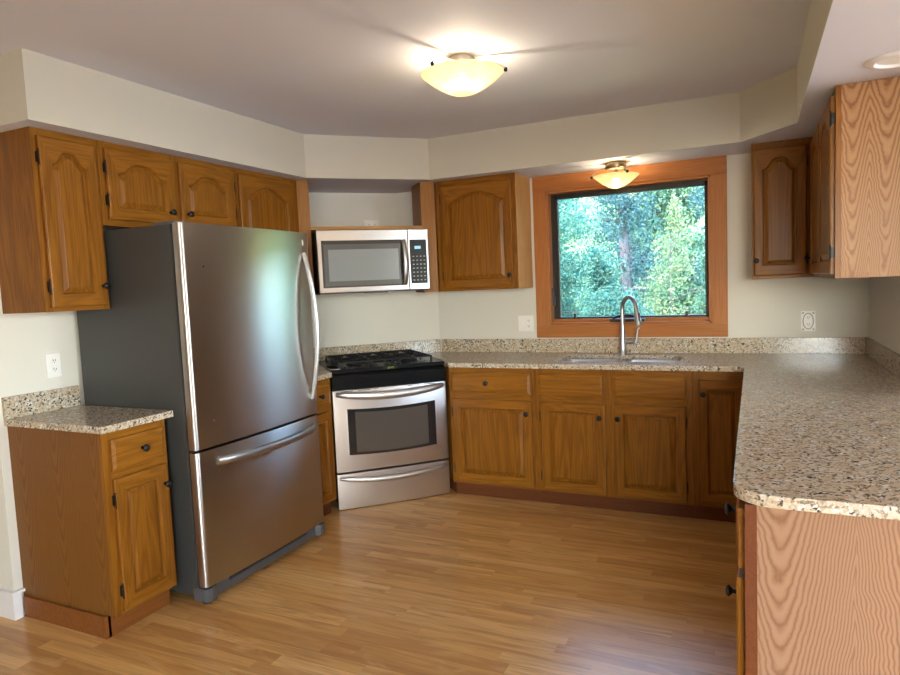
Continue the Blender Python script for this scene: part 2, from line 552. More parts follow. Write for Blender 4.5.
# ceiling with its soffits
b = MB(); b.box(-5.2, 4.2, -3.6, 4.75, ZC, ZC + 0.15)
ceil = tag(b.build('ceiling', 'ceiling_paint'), kind='structure')
s1, s2 = (-2.6446, 3.516), (-2.0432, 4.1176)
DX, RX, RY = -0.0652, 0.2026, 3.7837
so = [(-2.6446, YE + 0.005), s1, s2, (DX, 4.1176), (RX, RY), (RX, -3.5), (0.98, -3.5), (0.98, 4.62), (-3.15, 4.62), (-3.15, YE + 0.005)]
b = MB(); b.prism(so, ZS, ZC + 0.02)
for f in b.bm.faces:
    f.material_index = 1 if abs(f.normal.z) > 0.9 else 0
b.bm.normal_update()
for f in b.bm.faces:
    f.material_index = 1 if abs(f.normal.z) > 0.9 else 0
b.build('soffit', ['cream_paint', 'ceiling_paint'], ceil)

# walls
b = MB(); b.box(-5.2, L, YE, 4.75, 0, ZC)
tag(b.build('wall_left', 'wall_paint'), kind='structure')
WX0, WX1, WZ0, WZ1 = -1.336, -0.235, 1.112, 2.050       # rough opening of the window
b = MB()
b.box(L - 0.1, WX0, W, 4.75, 0, ZC); b.box(WX1, 1.0, W, 4.75, 0, ZC)
b.box(WX0, WX1, W, 4.75, 0, WZ0); b.box(WX0, WX1, W, 4.75, WZ1, ZC)
tag(b.build('wall_back', 'wall_paint'), kind='structure')
b = MB(); b.box(RW, RW + 0.13, 2.98, W, 0, ZC)
tag(b.build('wall_right', 'wall_paint'), kind='structure')
# the 45 degree corner behind the range: full height recess wall and the thicker lower part
b = MB()
b.prism([dt(-7.07, (-3.046 * 2 + 7.07) / S2), dt(-7.07, (W * 2 - 7.07) / S2), (L - 0.02, W + 0.02)], 0, ZS)
b.prism([(L, L + 6.75), (W - 6.75, W), (W - 7.07, W), (L, L + 7.07)], 0, 1.835)
tag(b.build('wall_corner', 'wall_paint'), kind='structure')
# far parts of the open plan room, behind and beside the photographer
b = MB()
b.box(-5.2, 0.5, -3.6, -3.5, 0, ZC); b.box(3.5, 4.2, -3.6, -3.5, 0, ZC); b.box(0.5, 3.5, -3.6, -3.5, 0, 0.35); b.box(0.5, 3.5, -3.6, -3.5, 2.35, ZC)
tag(b.build('wall_rear', 'wall_paint'), kind='structure')
b = MB(); b.box(-5.2, -5.1, -3.5, YE, 0, ZC)
tag(b.build('wall_far_left', 'wall_paint'), kind='structure')
b = MB()
b.box(4.15, 4.25, -3.5, 0.6, 0, ZC); b.box(4.15, 4.25, 3.4, 4.75, 0, ZC); b.box(4.15, 4.25, 0.6, 3.4, 2.25, ZC)
b.box(0.98, 4.2, 4.65, 4.75, 0, ZC)
tag(b.build('wall_far_right', 'wall_paint'), kind='structure')
# added unseen roof slabs, keeping blue sky light out of the side and rear openings
b = MB(); b.box(4.3, 8.5, -7.5, 6.0, 2.62, 2.75); b.box(-5.2, 4.3, -7.5, -3.65, 2.62, 2.75)
tag(b.build('sky_block_roof', 'white_paint'), kind='structure')
b = MB(); b.box(4.3, 40, -40, 4.7, -0.2, -0.1); b.box(-40, 4.3, -40, -3.65, -0.2, -0.1)
tag(b.build('ground', 'soil'), kind='structure')
# baseboard on the end of the left wall
b = MB()
b.prism([(-5.1, YE - 0.016), (L + 0.016, YE - 0.016), (L + 0.016, YE + 0.022), (L, YE + 0.022), (L, YE), (-5.1, YE)], 0, 0.115)
b.prism([(-5.1, YE - 0.020), (L + 0.020, YE - 0.020), (L + 0.020, YE + 0.038), (L, YE + 0.038), (L, YE), (-5.1, YE)], 0.115, 0.130, bev=0.002)
tag(b.build('baseboard_left', 'white_paint'), kind='structure')

# ------------------------------------------------------------------ window
win = thing('window_1', None, None, (0, 0, 0), kind='structure')
CX0, CX1, CZ0, CZ1 = -1.425, -0.150, 1.020, ZS - 0.001
JX0, JX1, JZ0, JZ1 = -1.333, -0.247, 1.107, 2.058
b = MB(); b.box(CX0, JX0, W - 0.02, W, JZ0, JZ1, bev=0.002); b.box(JX1, CX1, W - 0.02, W, JZ0, JZ1, bev=0.002)
b.build('side_casing', 'redwood_casing_up', win)
b = MB(); b.box(CX0, CX1, W - 0.022, W, JZ1, CZ1, bev=0.002); b.box(CX0, CX1, W - 0.022, W, CZ0, JZ0, bev=0.002)
b.build('head_casing', 'redwood_casing_across', win)
b = MB()
b.box(JX0, JX0 + 0.016, W - 0.012, 4.72, JZ0, JZ1, bev=0.002); b.box(JX1 - 0.016, JX1, W - 0.012, 4.72, JZ0, JZ1, bev=0.002)
b.build('side_jamb', 'redwood_casing_up', win)
b = MB()
b.box(JX0, JX1, W - 0.012, 4.72, JZ0, JZ0 + 0.018, bev=0.002); b.box(JX0, JX1, W - 0.012, 4.72, JZ1 - 0.018, JZ1, bev=0.002)
b.box(JX0 + 0.016, JX1 - 0.016, W + 0.035, W + 0.06, JZ0 + 0.018, JZ0 + 0.042, bev=0.002)
b.build('sill_jamb', 'redwood_casing_across', win)
SX0, SX1, SZ0, SZ1 = -1.292, -0.262, 1.147, 2.030
b = MB()
for (x0, x1, z0, z1) in ((SX0, SX0 + 0.024, SZ0, SZ1), (SX1 - 0.026, SX1, SZ0, SZ1), (SX0, SX1, SZ0, SZ0 + 0.014), (SX0, SX1, SZ1 - 0.026, SZ1)):
    b.box(x0, x1, W + 0.06, W + 0.10, z0, z1, bev=0.003)
b.box(JX0 + 0.016, SX0, W + 0.065, W + 0.10, JZ0 + 0.018, JZ1 - 0.018); b.box(SX1, JX1 - 0.016, W + 0.065, W + 0.10, JZ0 + 0.018, JZ1 - 0.018)
b.box(SX0, SX1, W + 0.065, W + 0.10, SZ1, JZ1 - 0.018); b.box(SX0, SX1, W + 0.065, W + 0.10, JZ0 + 0.04, SZ0)
sash = b.build('sash', 'window_sash_dark', win)
b = MB(); b.box(SX0 + 0.02, SX1 - 0.018, W + 0.078, W + 0.084, SZ0 + 0.008, SZ1 - 0.025)
b.build('pane', 'window_glass', sash)
for x in (-1.160, -0.405):
    b = MB(); b.box(x - 0.010, x + 0.010, W + 0.045, W + 0.062, SZ0 + 0.006, SZ0 + 0.040, bev=0.003)
    b.build('screen_clip', 'black_plastic', win)
b = MB()
b.box(-0.905, -0.665, W - 0.008, W + 0.034, JZ0 + 0.018, JZ0 + 0.040, bev=0.006)
b.tube([(-0.885, W - 0.004, JZ0 + 0.045), (-0.83, W - 0.008, JZ0 + 0.062), (-0.76, W - 0.01, JZ0 + 0.062), (-0.70, W - 0.01, JZ0 + 0.05)], 0.009, 8)
b.lathe([(0, 0), (.012, .002), (.012, .018), (0, .02)], 12, (-0.70, W - 0.01, JZ0 + 0.042))
b.build('crank', 'black_plastic', win)
b = MB(); b.box(JX0 + 0.016, JX0 + 0.026, W + 0.030, W + 0.052, 1.245, 1.375, bev=0.003); b.box(JX0 + 0.024, JX0 + 0.036, W + 0.034, W + 0.048, 1.25, 1.31, bev=0.003)
b.build('sash_lock', 'black_plastic', win)

# ------------------------------------------------------------------ cabinet helpers
def offset_loop(pts, d):
    """inset a closed counter-clockwise (x,z) loop by d with mitred corners"""
    n = len(pts); out = []
    for i in range(n):
        p0, p1, p2 = Vector(pts[i - 1]), Vector(pts[i]), Vector(pts[(i + 1) % n])
        a = (p1 - p0).normalized(); c = (p2 - p1).normalized()
        na, nc = Vector((-a.y, a.x)), Vector((-c.y, c.x))
        m = (na + nc)
        k = 1 + na.dot(nc)
        m = m / max(k, 0.35)
        out.append((p1.x + m.x * d, p1.y + m.y * d))
    return out

def door_mesh(x0, x1, z0, z1, y=-0.020, t=0.020, arch=None, stile=0.056, rail=0.056):
    """raised panel door on the plane y (front) .. y+t; arch = None or (rise, kind)"""
    b = MB()
    ox0, ox1, oz0, oz1 = x0 + stile, x1 - stile, z0 + rail, z1 - rail
    op = [(ox0, oz0), (ox1, oz0)]
    tops = []
    if arch:
        rise, kind = arch
        zs_ = oz1 - rise
        N = 18
        for i in range(N + 1):
            u = 1 - 2 * i / N
            x = (ox0 + ox1) / 2 + u * (ox1 - ox0) / 2
            e = 0.88 if kind == 'ogee' else 0.94
            au = min(abs(u) / e, 1)
            if kind == 'ogee':
                h = 0.5 * (1 + math.cos(PI * au ** 1.75))
            else:
                h = math.cos(PI / 2 * au) ** 0.9 if au < 1 else 0
            tops.append((x, zs_ + rise * h))
    else:
        tops = [(ox1, oz1), (ox0, oz1)]
    op += tops
    outer = [(x0, z0), (x1, z0)] + [(x1 if i == 0 else x0 if i == len(tops) - 1 else p[0], z1) for i, p in enumerate(tops)]
    n = len(op)
    e = 0.004
    pi_ = min(0.030, 0.011 + (ox1 - ox0) * 0.09)
    def ring(pts, yy): return [b.bm.verts.new((p[0], yy, p[1])) for p in pts]
    def shrink(p, k):
        return (min(max(p[0], x0 + k), x1 - k), min(max(p[1], z0 + k), z1 - k))
    rings = [ring(outer, y + t), ring(outer, y + 0.006), ring([shrink(p, e) for p in outer], y + 0.001), ring([shrink(p, 0.008) for p in outer], y),
             ring(op, y), ring(offset_loop(op, 0.0045), y + 0.008), ring(offset_loop(op, 0.007), y + 0.0125), ring(offset_loop(op, 0.011), y + 0.0125),
             ring(offset_loop(op, pi_), y + 0.003), ring(offset_loop(op, pi_ + 0.003), y + 0.002)]
    for ri, (a, c) in enumerate(zip(rings, rings[1:])):
        for i in range(n):
            j = (i + 1) % n
            f = b.bm.faces.new((a[i], a[j], c[j], c[i]))
            rail_side = (i == 0) or (1 < i < n - 1)
            f.material_index = 1 if (rail_side and ri <= 4) else 0
    b.bm.faces.new(rings[-1])
    b.bm.faces.new(rings[0][::-1])
    bmesh.ops.recalc_face_normals(b.bm, faces=b.bm.faces)
    return b
def drawer_mesh(x0, x1, z0, z1, y=-0.020, t=0.020):
    b = MB()
    pts = [(x0, z0), (x1, z0), (x1, z1), (x0, z1)]
    spec = [(0, t), (0, 0.006), (0.004, 0.0045), (0.012, 0.0015), (0.016, 0.0)]
    rings = [[b.bm.verts.new((p[0], y + yy, p[1])) for p in offset_loop(pts, k)] for k, yy in spec]
    for a, c in zip(rings, rings[1:]):
        for i in range(4):
            b.bm.faces.new((a[i], a[(i + 1) % 4], c[(i + 1) % 4], c[i]))
    b.bm.faces.new(rings[-1]); b.bm.faces.new(rings[0][::-1])
    bmesh.ops.recalc_face_normals(b.bm, faces=b.bm.faces)
    return b
def knob(parent, x, z, y=-0.020):
    b = MB(); b.lathe([(0, 0), (.0075, 0), (.006, .006), (.0055, .013), (.010, .018), (.0155, .023), (.0155, .027), (.011, .031), (0, .0325)], 20, (x, y, z), 'y')
    return b.build('knob', 'black_knob', parent)
def hinge(parent, x, z, y=-0.012):
    b = MB(); b.tube([(x, y - 0.004, z - 0.026), (x, y - 0.004, z + 0.026)], 0.0036, 8)
    b.tube([(x, y - 0.006, z - 0.034), (x, y - 0.006, z - 0.026)], 0.003, 8); b.tube([(x, y - 0.006, z + 0.026), (x, y - 0.006, z + 0.034)], 0.003, 8)
    b.box(x - 0.003, x + 0.003, y - 0.001, y + 0.0115, z - 0.022, z + 0.022)
    return b.build('hinge', 'black_knob', parent)
def add_door(cab, x0, x1, z0, z1, arch=None, kn=None, hg=None, stile=0.056, rail=0.056):
    b = door_mesh(x0, x1, z0, z1, arch=arch, stile=stile, rail=rail)
    d = b.build('door', ['honey_oak', 'honey_oak_across'], cab)
    if kn: knob(d, *kn)
    if hg is not None:
        hx = x0 - 0.003 if hg == 'l' else x1 + 0.003
        hinge(d, hx, z0 + 0.09); hinge(d, hx, z1 - 0.09)
    return d
def add_drawer(cab, x0, x1, z0, z1, kn=None):
    d = drawer_mesh(x0, x1, z0, z1).build('drawer', 'honey_oak_across', cab)
    if kn: knob(d, *kn)
    return d
def frame(cab, x0, x1, z0, z1, cuts, name='face_frame', mats=('honey_oak', 'honey_oak_across'), y=0.0, t=0.019):
    """face frame as stiles and rails around openings (x0,x1,z0,z1)"""
    xs = sorted({x0, x1} | {c[0] for c in cuts} | {c[1] for c in cuts})
    zs = sorted({z0, z1} | {c[2] for c in cuts} | {c[3] for c in cuts})
    b = MB()
    for i in range(len(xs) - 1):
        mi = 1 if len(mats) > 1 and any(c[0] < (xs[i] + xs[i + 1]) / 2 < c[1] for c in cuts) else 0
        run = None
        for j in range(len(zs) - 1):
            cx, cz = (xs[i] + xs[i + 1]) / 2, (zs[j] + zs[j + 1]) / 2
            hole = any(c[0] < cx < c[1] and c[2] < cz < c[3] for c in cuts)
            if not hole:
                if run is None: run = zs[j]
            if hole or j == len(zs) - 2:
                end = zs[j] if hole else zs[j + 1]
                if run is not None: b.box(xs[i], xs[i + 1], y, y + t, run, end, mi=mi)
                run = None
    return b.build(name, list(mats), cab)

# ------------------------------------------------------------------ base cabinets, back run (local frame = world, facing -y)
YF = 3.895
# drawer-over-door cabinet beside the range
cab = thing('base_cabinet', 'honey oak base cabinet right of the range, one knobbed drawer over one door', 'cabinet', (-1.853, YF, 0))
ox = 1.853
cl = [dt(-5.748, 1.4445), dt(-6.50, 1.4445), (-1.262, 4.51), (-1.262, YF)]
cl = [(-1.853, YF), (-1.853 - 0.55 + 0.006, YF + 0.55), (-2.34, 4.505), (-1.262, 4.505), (-1.262, YF)]
loc_ = lambda pts, o: [(p[0] - o[0], p[1] - o[1]) for p in pts]
b = MB(); b.prism(loc_([(-1.853, YF + 0.019), (-2.38, YF + 0.545), (-2.34, 4.505), (-1.262, 4.505), (-1.262, YF + 0.019)], (-1.853, YF)), 0.095, CT0 - 0.001)
b.build('carcass', 'honey_oak', cab)
frame(cab, 0, 0.591, 0.095, CT0 - 0.001, [(0.035, 0.56, 0.12, 0.66), (0.035, 0.56, 0.72, 0.845)])
b = MB(); b.prism(loc_([(-1.853, 3.9456), (-2.15, 4.22), (-1.262, 4.22), (-1.262, 3.9456)], (-1.853, YF)), 0, 0.095)
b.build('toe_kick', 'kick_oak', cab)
X = lambda x: x + 1.853
d = add_drawer(cab, X(-1.833), X(-1.284), 0.714, 0.849, kn=(X(-1.576), 0.782))
d = add_door(cab, X(-1.828), X(-1.276), 0.112, 0.674, kn=(X(-1.308), 0.592), hg='l')

# sink cabinet
cab = thing('sink_cabinet', 'double-door honey oak sink cabinet with two plain knobless false drawer fronts', 'cabinet', (-1.260, YF, 0))
X = lambda x: x + 1.260
b = MB()
b.box(0, 0.018, 0.019, 0.61, 0.095, CT0 - 0.001); b.box(0.922, 0.94, 0.019, 0.61, 0.095, CT0 - 0.001)
b.box(0.018, 0.922, 0.019, 0.61, 0.095, 0.113); b.box(0.018, 0.922, 0.60, 0.61, 0.113, CT0 - 0.001)
b.build('carcass', 'honey_oak', cab)
frame(cab, 0, 0.94, 0.095, CT0 - 0.001, [(X(-1.205), X(-0.835), 0.12, 0.66), (X(-0.745), X(-0.365), 0.12, 0.66), (X(-1.205), X(-0.835), 0.72, 0.845), (X(-0.745), X(-0.365), 0.72, 0.845)])
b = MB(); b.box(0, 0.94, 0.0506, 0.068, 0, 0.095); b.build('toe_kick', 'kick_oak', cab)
add_drawer(cab, X(-1.230), X(-0.827), 0.713, 0.849)
add_drawer(cab, X(-0.765), X(-0.356), 0.713, 0.849)
add_door(cab, X(-1.222), X(-0.815), 0.110, 0.672, kn=(X(-0.846), 0.589), hg='l')
add_door(cab, X(-0.765), X(-0.355), 0.110, 0.672, kn=(X(-0.737), 0.589), hg='r')

# corner cabinet with the tall narrow door
cab = thing('corner_cabinet', 'honey oak corner base cabinet with one tall narrow full-height door', 'cabinet', (-0.319, YF, 0))
X = lambda x: x + 0.319
b = MB(); b.box(0, 0.295, 0.019, 0.61, 0.095, CT0 - 0.001); b.build('carcass', 'honey_oak', cab)
frame(cab, 0, 0.297, 0.095, CT0 - 0.001, [(X(-0.275), X(-0.06), 0.13, 0.82)])
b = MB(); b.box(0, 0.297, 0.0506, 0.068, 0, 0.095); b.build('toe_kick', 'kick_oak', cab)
add_door(cab, X(-0.285), X(-0.045), 0.118, 0.832, kn=(X(-0.262), 0.753), stile=0.045)

# ------------------------------------------------------------------ peninsula cabinets (facing -x): local x -> -y, local y -> +x
XP = -0.022
PY0 = 1.632
# one run of two boxes; the near one shows its pale end panel
cab = thing('peninsula_cabinet', 'peninsula base cabinet end with pale cathedral-grain oak panel facing the viewer', 'cabinet', (XP, 2.55, 0), R(-90))
w = 2.55 - PY0
b = MB(); b.box(0, w - 0.012, 0.019, 0.90, 0.095, CT0 - 0.001); b.build('carcass', 'honey_oak', cab)
frame(cab, 0, w, 0.095, CT0 - 0.001, [(0.04, w - 0.05, 0.12, 0.66), (0.04, w - 0.05, 0.72, 0.845)], mats=('kick_oak',), t=0.0255)
b = MB(); b.box(0, w, 0.06, 0.08, 0, 0.095); b.build('toe_kick', 'kick_oak', cab)
add_drawer(cab, 0.02, w / 2 - 0.01, 0.714, 0.862)
add_drawer(cab, w / 2 + 0.01, w - 0.028, 0.714, 0.862, kn=(0.75 * w, 0.79))
add_door(cab, 0.02, w / 2 - 0.01, 0.112, 0.690)
add_door(cab, w / 2 + 0.01, w - 0.028, 0.112, 0.690, kn=(0.68, 0.556))
b = MB(); b.box(0.004 - XP - 0.0, 0.92, 0, 0.012, 0.0, CT0 - 0.001)
p = b.build('end_panel', 'pale_oak_ovals', cab, (w - 0.0, 0.0, 0), R(90))
p['label'] = 'pale cathedral-grain oak end panel'

cab = thing('peninsula_cabinet', 'honey oak peninsula cabinet between the corner cabinet and the pale-ended one', 'cabinet', (XP, 3.868, 0), R(-90))
w = 3.868 - 2.552
b = MB(); b.box(0, w, 0.019, 0.60, 0.095, CT0 - 0.001); b.build('carcass', 'honey_oak', cab)
frame(cab, 0, w, 0.095, CT0 - 0.001, [(0.30, w - 0.04, 0.12, 0.66), (0.30, w - 0.04, 0.72, 0.845)])
b = MB(); b.box(0, w, 0.06, 0.08, 0, 0.095); b.build('toe_kick', 'kick_oak', cab)
m_ = (0.28 + w - 0.02) / 2
add_drawer(cab, 0.28, w - 0.02, 0.714, 0.862)
add_door(cab, 0.28, m_ - 0.003, 0.112, 0.690); add_door(cab, m_ + 0.003, w - 0.02, 0.112, 0.690)

# ------------------------------------------------------------------ left base cabinet (facing +x): local x -> +y, local y -> -x
XLF = -2.425
cab = thing('base_cabinet', 'small oak base cabinet with wide side panel left of the refrigerator', 'cabinet', (XLF, 1.752, 0), R(90))
w = 2.070 - 1.752
b = MB(); b.box(0.012, w, 0.019, 0.62, 0.098, CT0 - 0.001); b.build('carcass', 'honey_oak', cab)
frame(cab, 0, w, 0.098, CT0 - 0.001, [(0.035, w - 0.035, 0.12, 0.66), (0.035, w - 0.035, 0.72, 0.845)])
b = MB(); b.prism([(-XLF - 3.045, 0.0), (-0.052, 0.0), (-0.052, 0.098), (-0.0195, 0.098), (-0.0195, CT0 - 0.001), (-XLF - 3.045, CT0 - 0.001)], 0.0, 0.011, axis='y')
p = b.build('side_panel', 'side_oak', cab, (0, 0, 0), R(-90))
b = MB(); b.box(-0.014, w, 0.052, 0.070, 0, 0.097, bev=0.002); b.box(-0.014, -0.001, 0.071, 0.60, 0, 0.097, bev=0.003)
b.build('base_trim', 'trim_oak', cab)
add_drawer(cab, 0.033, w - 0.022, 0.715, 0.848, kn=(0.178, 0.782))
add_door(cab, 0.033, w - 0.016, 0.112, 0.682, kn=(w - 0.040, 0.592), hg='l', stile=0.050)

# narrow cabinet between refrigerator and range
cab = thing('base_cabinet', 'very narrow oak base cabinet squeezed between refrigerator and range', 'cabinet', (XLF, 3.045, 0), R(90))
y1 = 3.345
w = y1 - 3.045
b = MB()
b.prism([(0, 0.019), (w, 0.019), (w + 0.50, 0.515), (w + 0.42, 0.60), (0, 0.60)], 0.095, CT0 - 0.001)
b.build('carcass', 'honey_oak', cab)
frame(cab, 0, w, 0.095, CT0 - 0.001, [(0.04, w - 0.05, 0.12, 0.66), (0.04, w - 0.05, 0.72, 0.845)])
b = MB(); b.box(0, w, 0.05, 0.068, 0, 0.095); b.build('toe_kick', 'kick_oak', cab)
add_drawer(cab, 0.025, w - 0.028, 0.714, 0.849, kn=(w / 2 + 0.01, 0.782))
add_door(cab, 0.025, w - 0.028, 0.112, 0.674, kn=(0.05, 0.592), stile=0.048)

# ------------------------------------------------------------------ granite worktops
def arc(cx, cy, r, a0, a1, n=8):
    return [(cx + r * math.cos(R(a0 + (a1 - a0) * i / n)), cy + r * math.sin(R(a0 + (a1 - a0) * i / n))) for i in range(n + 1)]
SKX0, SKX1, SKY0, SKY1 = -1.165, -0.405, 4.015, 4.385
def rrect(x0, x1, y0, y1, r, n=5):
    return arc(x1 - r, y0 + r, r, -90, 0, n) + arc(x1 - r, y1 - r, r, 0, 90, n) + arc(x0 + r, y1 - r, r, 90, 180, n) + arc(x0 + r, y0 + r, r, 180, 270, n)
CY, CXP, PEY = 3.859, -0.049, 1.6156
tL = dt(-6.745, 1.431)
outline = [(-1.836, CY), tL, (-2.218, W - 0.001), (RW - 0.001, W - 0.001), (RW - 0.001, 2.975), (0.99, 2.975), (0.99, PEY)] + \
          [p for p in arc(CXP + 0.10, PEY + 0.10, 0.10, 270, 180, 8)] + [(CXP, CY)]
wt = thing('granite_worktop', 'long L-shaped speckled granite worktop from the range to the rounded peninsula end', 'worktop', (0, 0, CT0))
b = MB(); b.prism(outline, 0, 0.030, holes=[rrect(SKX0, SKX1, SKY0, SKY1, 0.05)], bev=0.003)
b.build('slab', 'granite', wt)
b = MB()
b.box(-2.20, RW - 0.022, W - 0.020, W - 0.001, 0.0302, 0.128, bev=0.0015)
b.build('backsplash', 'granite', wt)
b = MB(); b.box(RW - 0.021, RW - 0.001, 2.985, W - 0.001, 0.0302, 0.128, bev=0.0015)
b.build('backsplash', 'granite', wt)
# backsplash on the slanting wall behind the range
a0, a1 = (L + 0.022, L + 0.022 + 6.745), (-2.212, 4.533)
q = lambda d, t: dt(d, t)
tA, tB = (2 * L + 6.745) / S2 + 0.03, (2 * W - 6.745) / S2 - 0.002
b = MB(); b.prism([q(-6.717, tA + 0.02), q(-6.717, tB - 0.012), q(-6.745, tB), q(-6.745, tA)], 0.0302 - 0.12, 0.128, bev=0.0015)
b.build('backsplash', 'granite', wt)

wt = thing('granite_worktop', 'small granite worktop on the oak cabinet left of the refrigerator', 'worktop', (0, 0, CT0))
b = MB(); b.box(L + 0.001, -2.395, 1.738, 2.098, 0, 0.030, bev=0.003); b.build('slab', 'granite', wt)
b = MB(); b.box(L + 0.001, L + 0.020, 1.738, 2.098, 0.0302, 0.128, bev=0.0015); b.build('backsplash', 'granite', wt)
wt = thing('granite_worktop', 'granite worktop sliver between the refrigerator and the range', 'worktop', (0, 0, CT0))
e0 = dt(-6.743, 0.662)
b = MB(); b.prism([(L + 0.001, 3.04), (-2.395, 3.04), (-2.395, 3.329), e0, (L + 0.001, L + 6.743)], 0, 0.030, bev=0.003)
b.build('slab', 'granite', wt)
b = MB(); b.box(L + 0.001, L + 0.020, 3.04, 3.67, 0.0302, 0.128, bev=0.0015); b.build('backsplash', 'granite', wt)

# sink and faucet
sk = thing('kitchen_sink', 'double bowl stainless steel sink set under the granite below the window', 'sink', (0, 0, 0))
def bowl(x0, x1):
    b = MB()
    n = 5
    rings = []
    for inset, z, r in ((-0.02, CT0 - 0.002, 0.06), (0.0, CT0 - 0.002, 0.05), (0.004, CT0 - 0.02, 0.05), (0.012, CT0 - 0.18, 0.05), (0.03, CT0 - 0.20, 0.04)):
        pts = rrect(x0 + inset, x1 - inset, SKY0 + inset, SKY1 - inset, max(r - max(inset, 0), 0.01), n)
        rings.append([b.bm.verts.new((p[0], p[1], z)) for p in pts])
    k = len(rings[0])
    for a, c in zip(rings, rings[1:]):
        for i in range(k):
            f = b.bm.faces.new((a[i], a[(i + 1) % k], c[(i + 1) % k], c[i])); f.smooth = True
    b.bm.faces.new(rings[-1])
    return b.build('bowl', 'steel_sink', sk)
xm = (SKX0 + SKX1) / 2
for x0, x1 in ((SKX0, xm - 0.021), (xm + 0.021, SKX1)):
    o = bowl(x0, x1)
    b = MB(); b.lathe([(0, .003), (.02, .002), (.036, .004), (.042, .001)], 24, ((x0 + x1) / 2, 4.21, CT0 - 0.199)); b.build('drain', 'chrome_steel', o)

FX, FY = -0.800, 4.430
fc = thing('kitchen_faucet', 'tall gooseneck pull-down faucet behind the sink', 'faucet', (FX, FY, CT1))
b = MB(); b.lathe([(0.0, 0), (.030, 0), (.030, .006), (.026, .012), (.022, .05), (.0205, .12), (.0165, .15), (.0145, .20), (0.0, .202)], 24); b.build('body', 'chrome_steel', fc)
dv = Vector((0.108, -0.10, 0)); dn = dv.normalized()
rad = dv.length / 2
pts = [(0, 0, .19), (0, 0, .24)]
for i in range(0, 15):
    a = PI - PI * i / 14 * 0.94
    pts.append(tuple(dn * (rad + rad * math.cos(a)) + Vector((0, 0, 0.295 + 0.088 * math.sin(a)))))
b = MB(); b.tube(pts, 0.0135, 14); b.build('spout', 'chrome_steel', fc)
e = Vector(pts[-1]); dd = (Vector(pts[-1]) - Vector(pts[-2])).normalized()
dd = (dd + Vector((0, 0, -1.5)) + dn * 0.25).normalized()
b = MB(); b.tube([e, e + dd * 0.03, e + dd * 0.09, e + dd * 0.115], [0.0145, 0.0165, 0.021, 0.0215], 16)
sh = b.build('spray_head', 'chrome_steel', fc)
b = MB(); b.box(-0.006, 0.006, -0.004, 0.004, -0.03, 0.03, bev=0.003); o = b.build('spray_button', 'black_plastic', sh, tuple(e + dd * 0.06 + dn * 0.020 + Vector((0, -0.004, 0))))
b = MB(); b.tube([(0.0, 0, .085), (.045, -0.003, .085), (.075, -0.004, .086)], [.018, .0165, .017], 16)
hv = b.build('handle_hub', 'chrome_steel', fc)
b = MB(); b.tube([(.080, -0.004, .075), (.092, -0.005, .095), (.094, -0.006, .13), (.100, -0.007, .165), (.112, -0.008, .178)], [.012, .010, .0075, .007, .005], 10)
b.build('lever', 'chrome_steel', fc)

# ------------------------------------------------------------------ upper cabinets
# left wall: local x -> +y, local y -> -x ; face plane x = -2.745
XU = -2.745
HU = ZS - 0.001
cab = thing('wall_cabinet', 'tall oak wall cabinet with single arched door over the small worktop', 'cabinet', (XU, 1.781, 0), R(90))
w = 2.088 - 1.781
b = MB(); b.box(0.0, w, 0.019, 0.300, ZU, HU); b.build('carcass', 'honey_oak', cab)
frame(cab, 0, w, ZU, HU, [(0.04, w - 0.04, ZU + 0.04, HU - 0.05)])
add_door(cab, 0.022, w - 0.020, 1.403, 2.133, arch=(0.055, 'ogee'), kn=(w - 0.038, 1.492), hg='l', stile=0.052)

cab = thing('wall_cabinet', 'low double-door oak cabinet above the refrigerator, two facing knobs', 'cabinet', (XU, 2.090, 0), R(90))
w = 2.968 - 2.090
Y = lambda y: y - 2.090
b = MB(); b.box(0, w, 0.019, 0.300, 1.775, HU); b.build('carcass', 'honey_oak', cab)
frame(cab, 0, w, 1.775, HU, [(0.04, Y(2.50), 1.81, HU - 0.05), (Y(2.56), w - 0.03, 1.81, HU - 0.05)])
add_door(cab, Y(2.118), Y(2.512), 1.803, 2.133, arch=(0.055, 'ogee'), kn=(Y(2.470), 1.862), hg='l')
add_door(cab, Y(2.548), Y(2.945), 1.803, 2.133, arch=(0.055, 'ogee'), kn=(Y(2.585), 1.862), hg='r')

cab = thing('wall_cabinet', 'oak wall cabinet with rounded-arch door between refrigerator top and microwave recess', 'cabinet', (XU, 2.970, 0), R(90))
w = 3.540 - 2.970
Y = lambda y: y - 2.970
b = MB(); b.prism([(0, 0.019), (w, 0.019), (w + 0.20, 0.22), (w + 0.12, 0.300), (0, 0.300)], ZU, HU); b.build('carcass', 'honey_oak', cab)
frame(cab, 0, w, ZU, HU, [(0.04, w - 0.06, ZU + 0.04, HU - 0.05)])
add_door(cab, Y(2.988), Y(3.480), 1.403, 2.133, arch=(0.075, 'round'))

# corner unit: two slanting fillers, a shelf board over the microwave
cu = thing('corner_microwave_frame', 'slanting oak frame with open shelf recess holding the microwave', 'cabinet frame', (*dt(-6.285, 0), 0), R(45))
# local: x = t, y = towards the corner; face plane at y = 0
b = MB(); b.box(0.563, 0.640, 0, 0.019, ZU, HU); b.build('filler', 'pale_oak', cu)
b = MB(); b.box(1.423, 1.528, 0, 0.019, ZU, HU); b.build('filler', 'pale_oak', cu)
b = MB(); b.box(0.640, 1.423, 0.0, 0.53, 1.836, 1.858); b.build('shelf', 'pale_oak_across', cu)
b = MB(); b.box(1.423, 1.435, 0.019, 0.215, ZU, HU); b.build('side_panel', 'honey_oak', cu)
b = MB(); b.box(0.628, 0.640, 0.019, 0.26, ZU, HU); b.build('side_panel', 'honey_oak', cu)

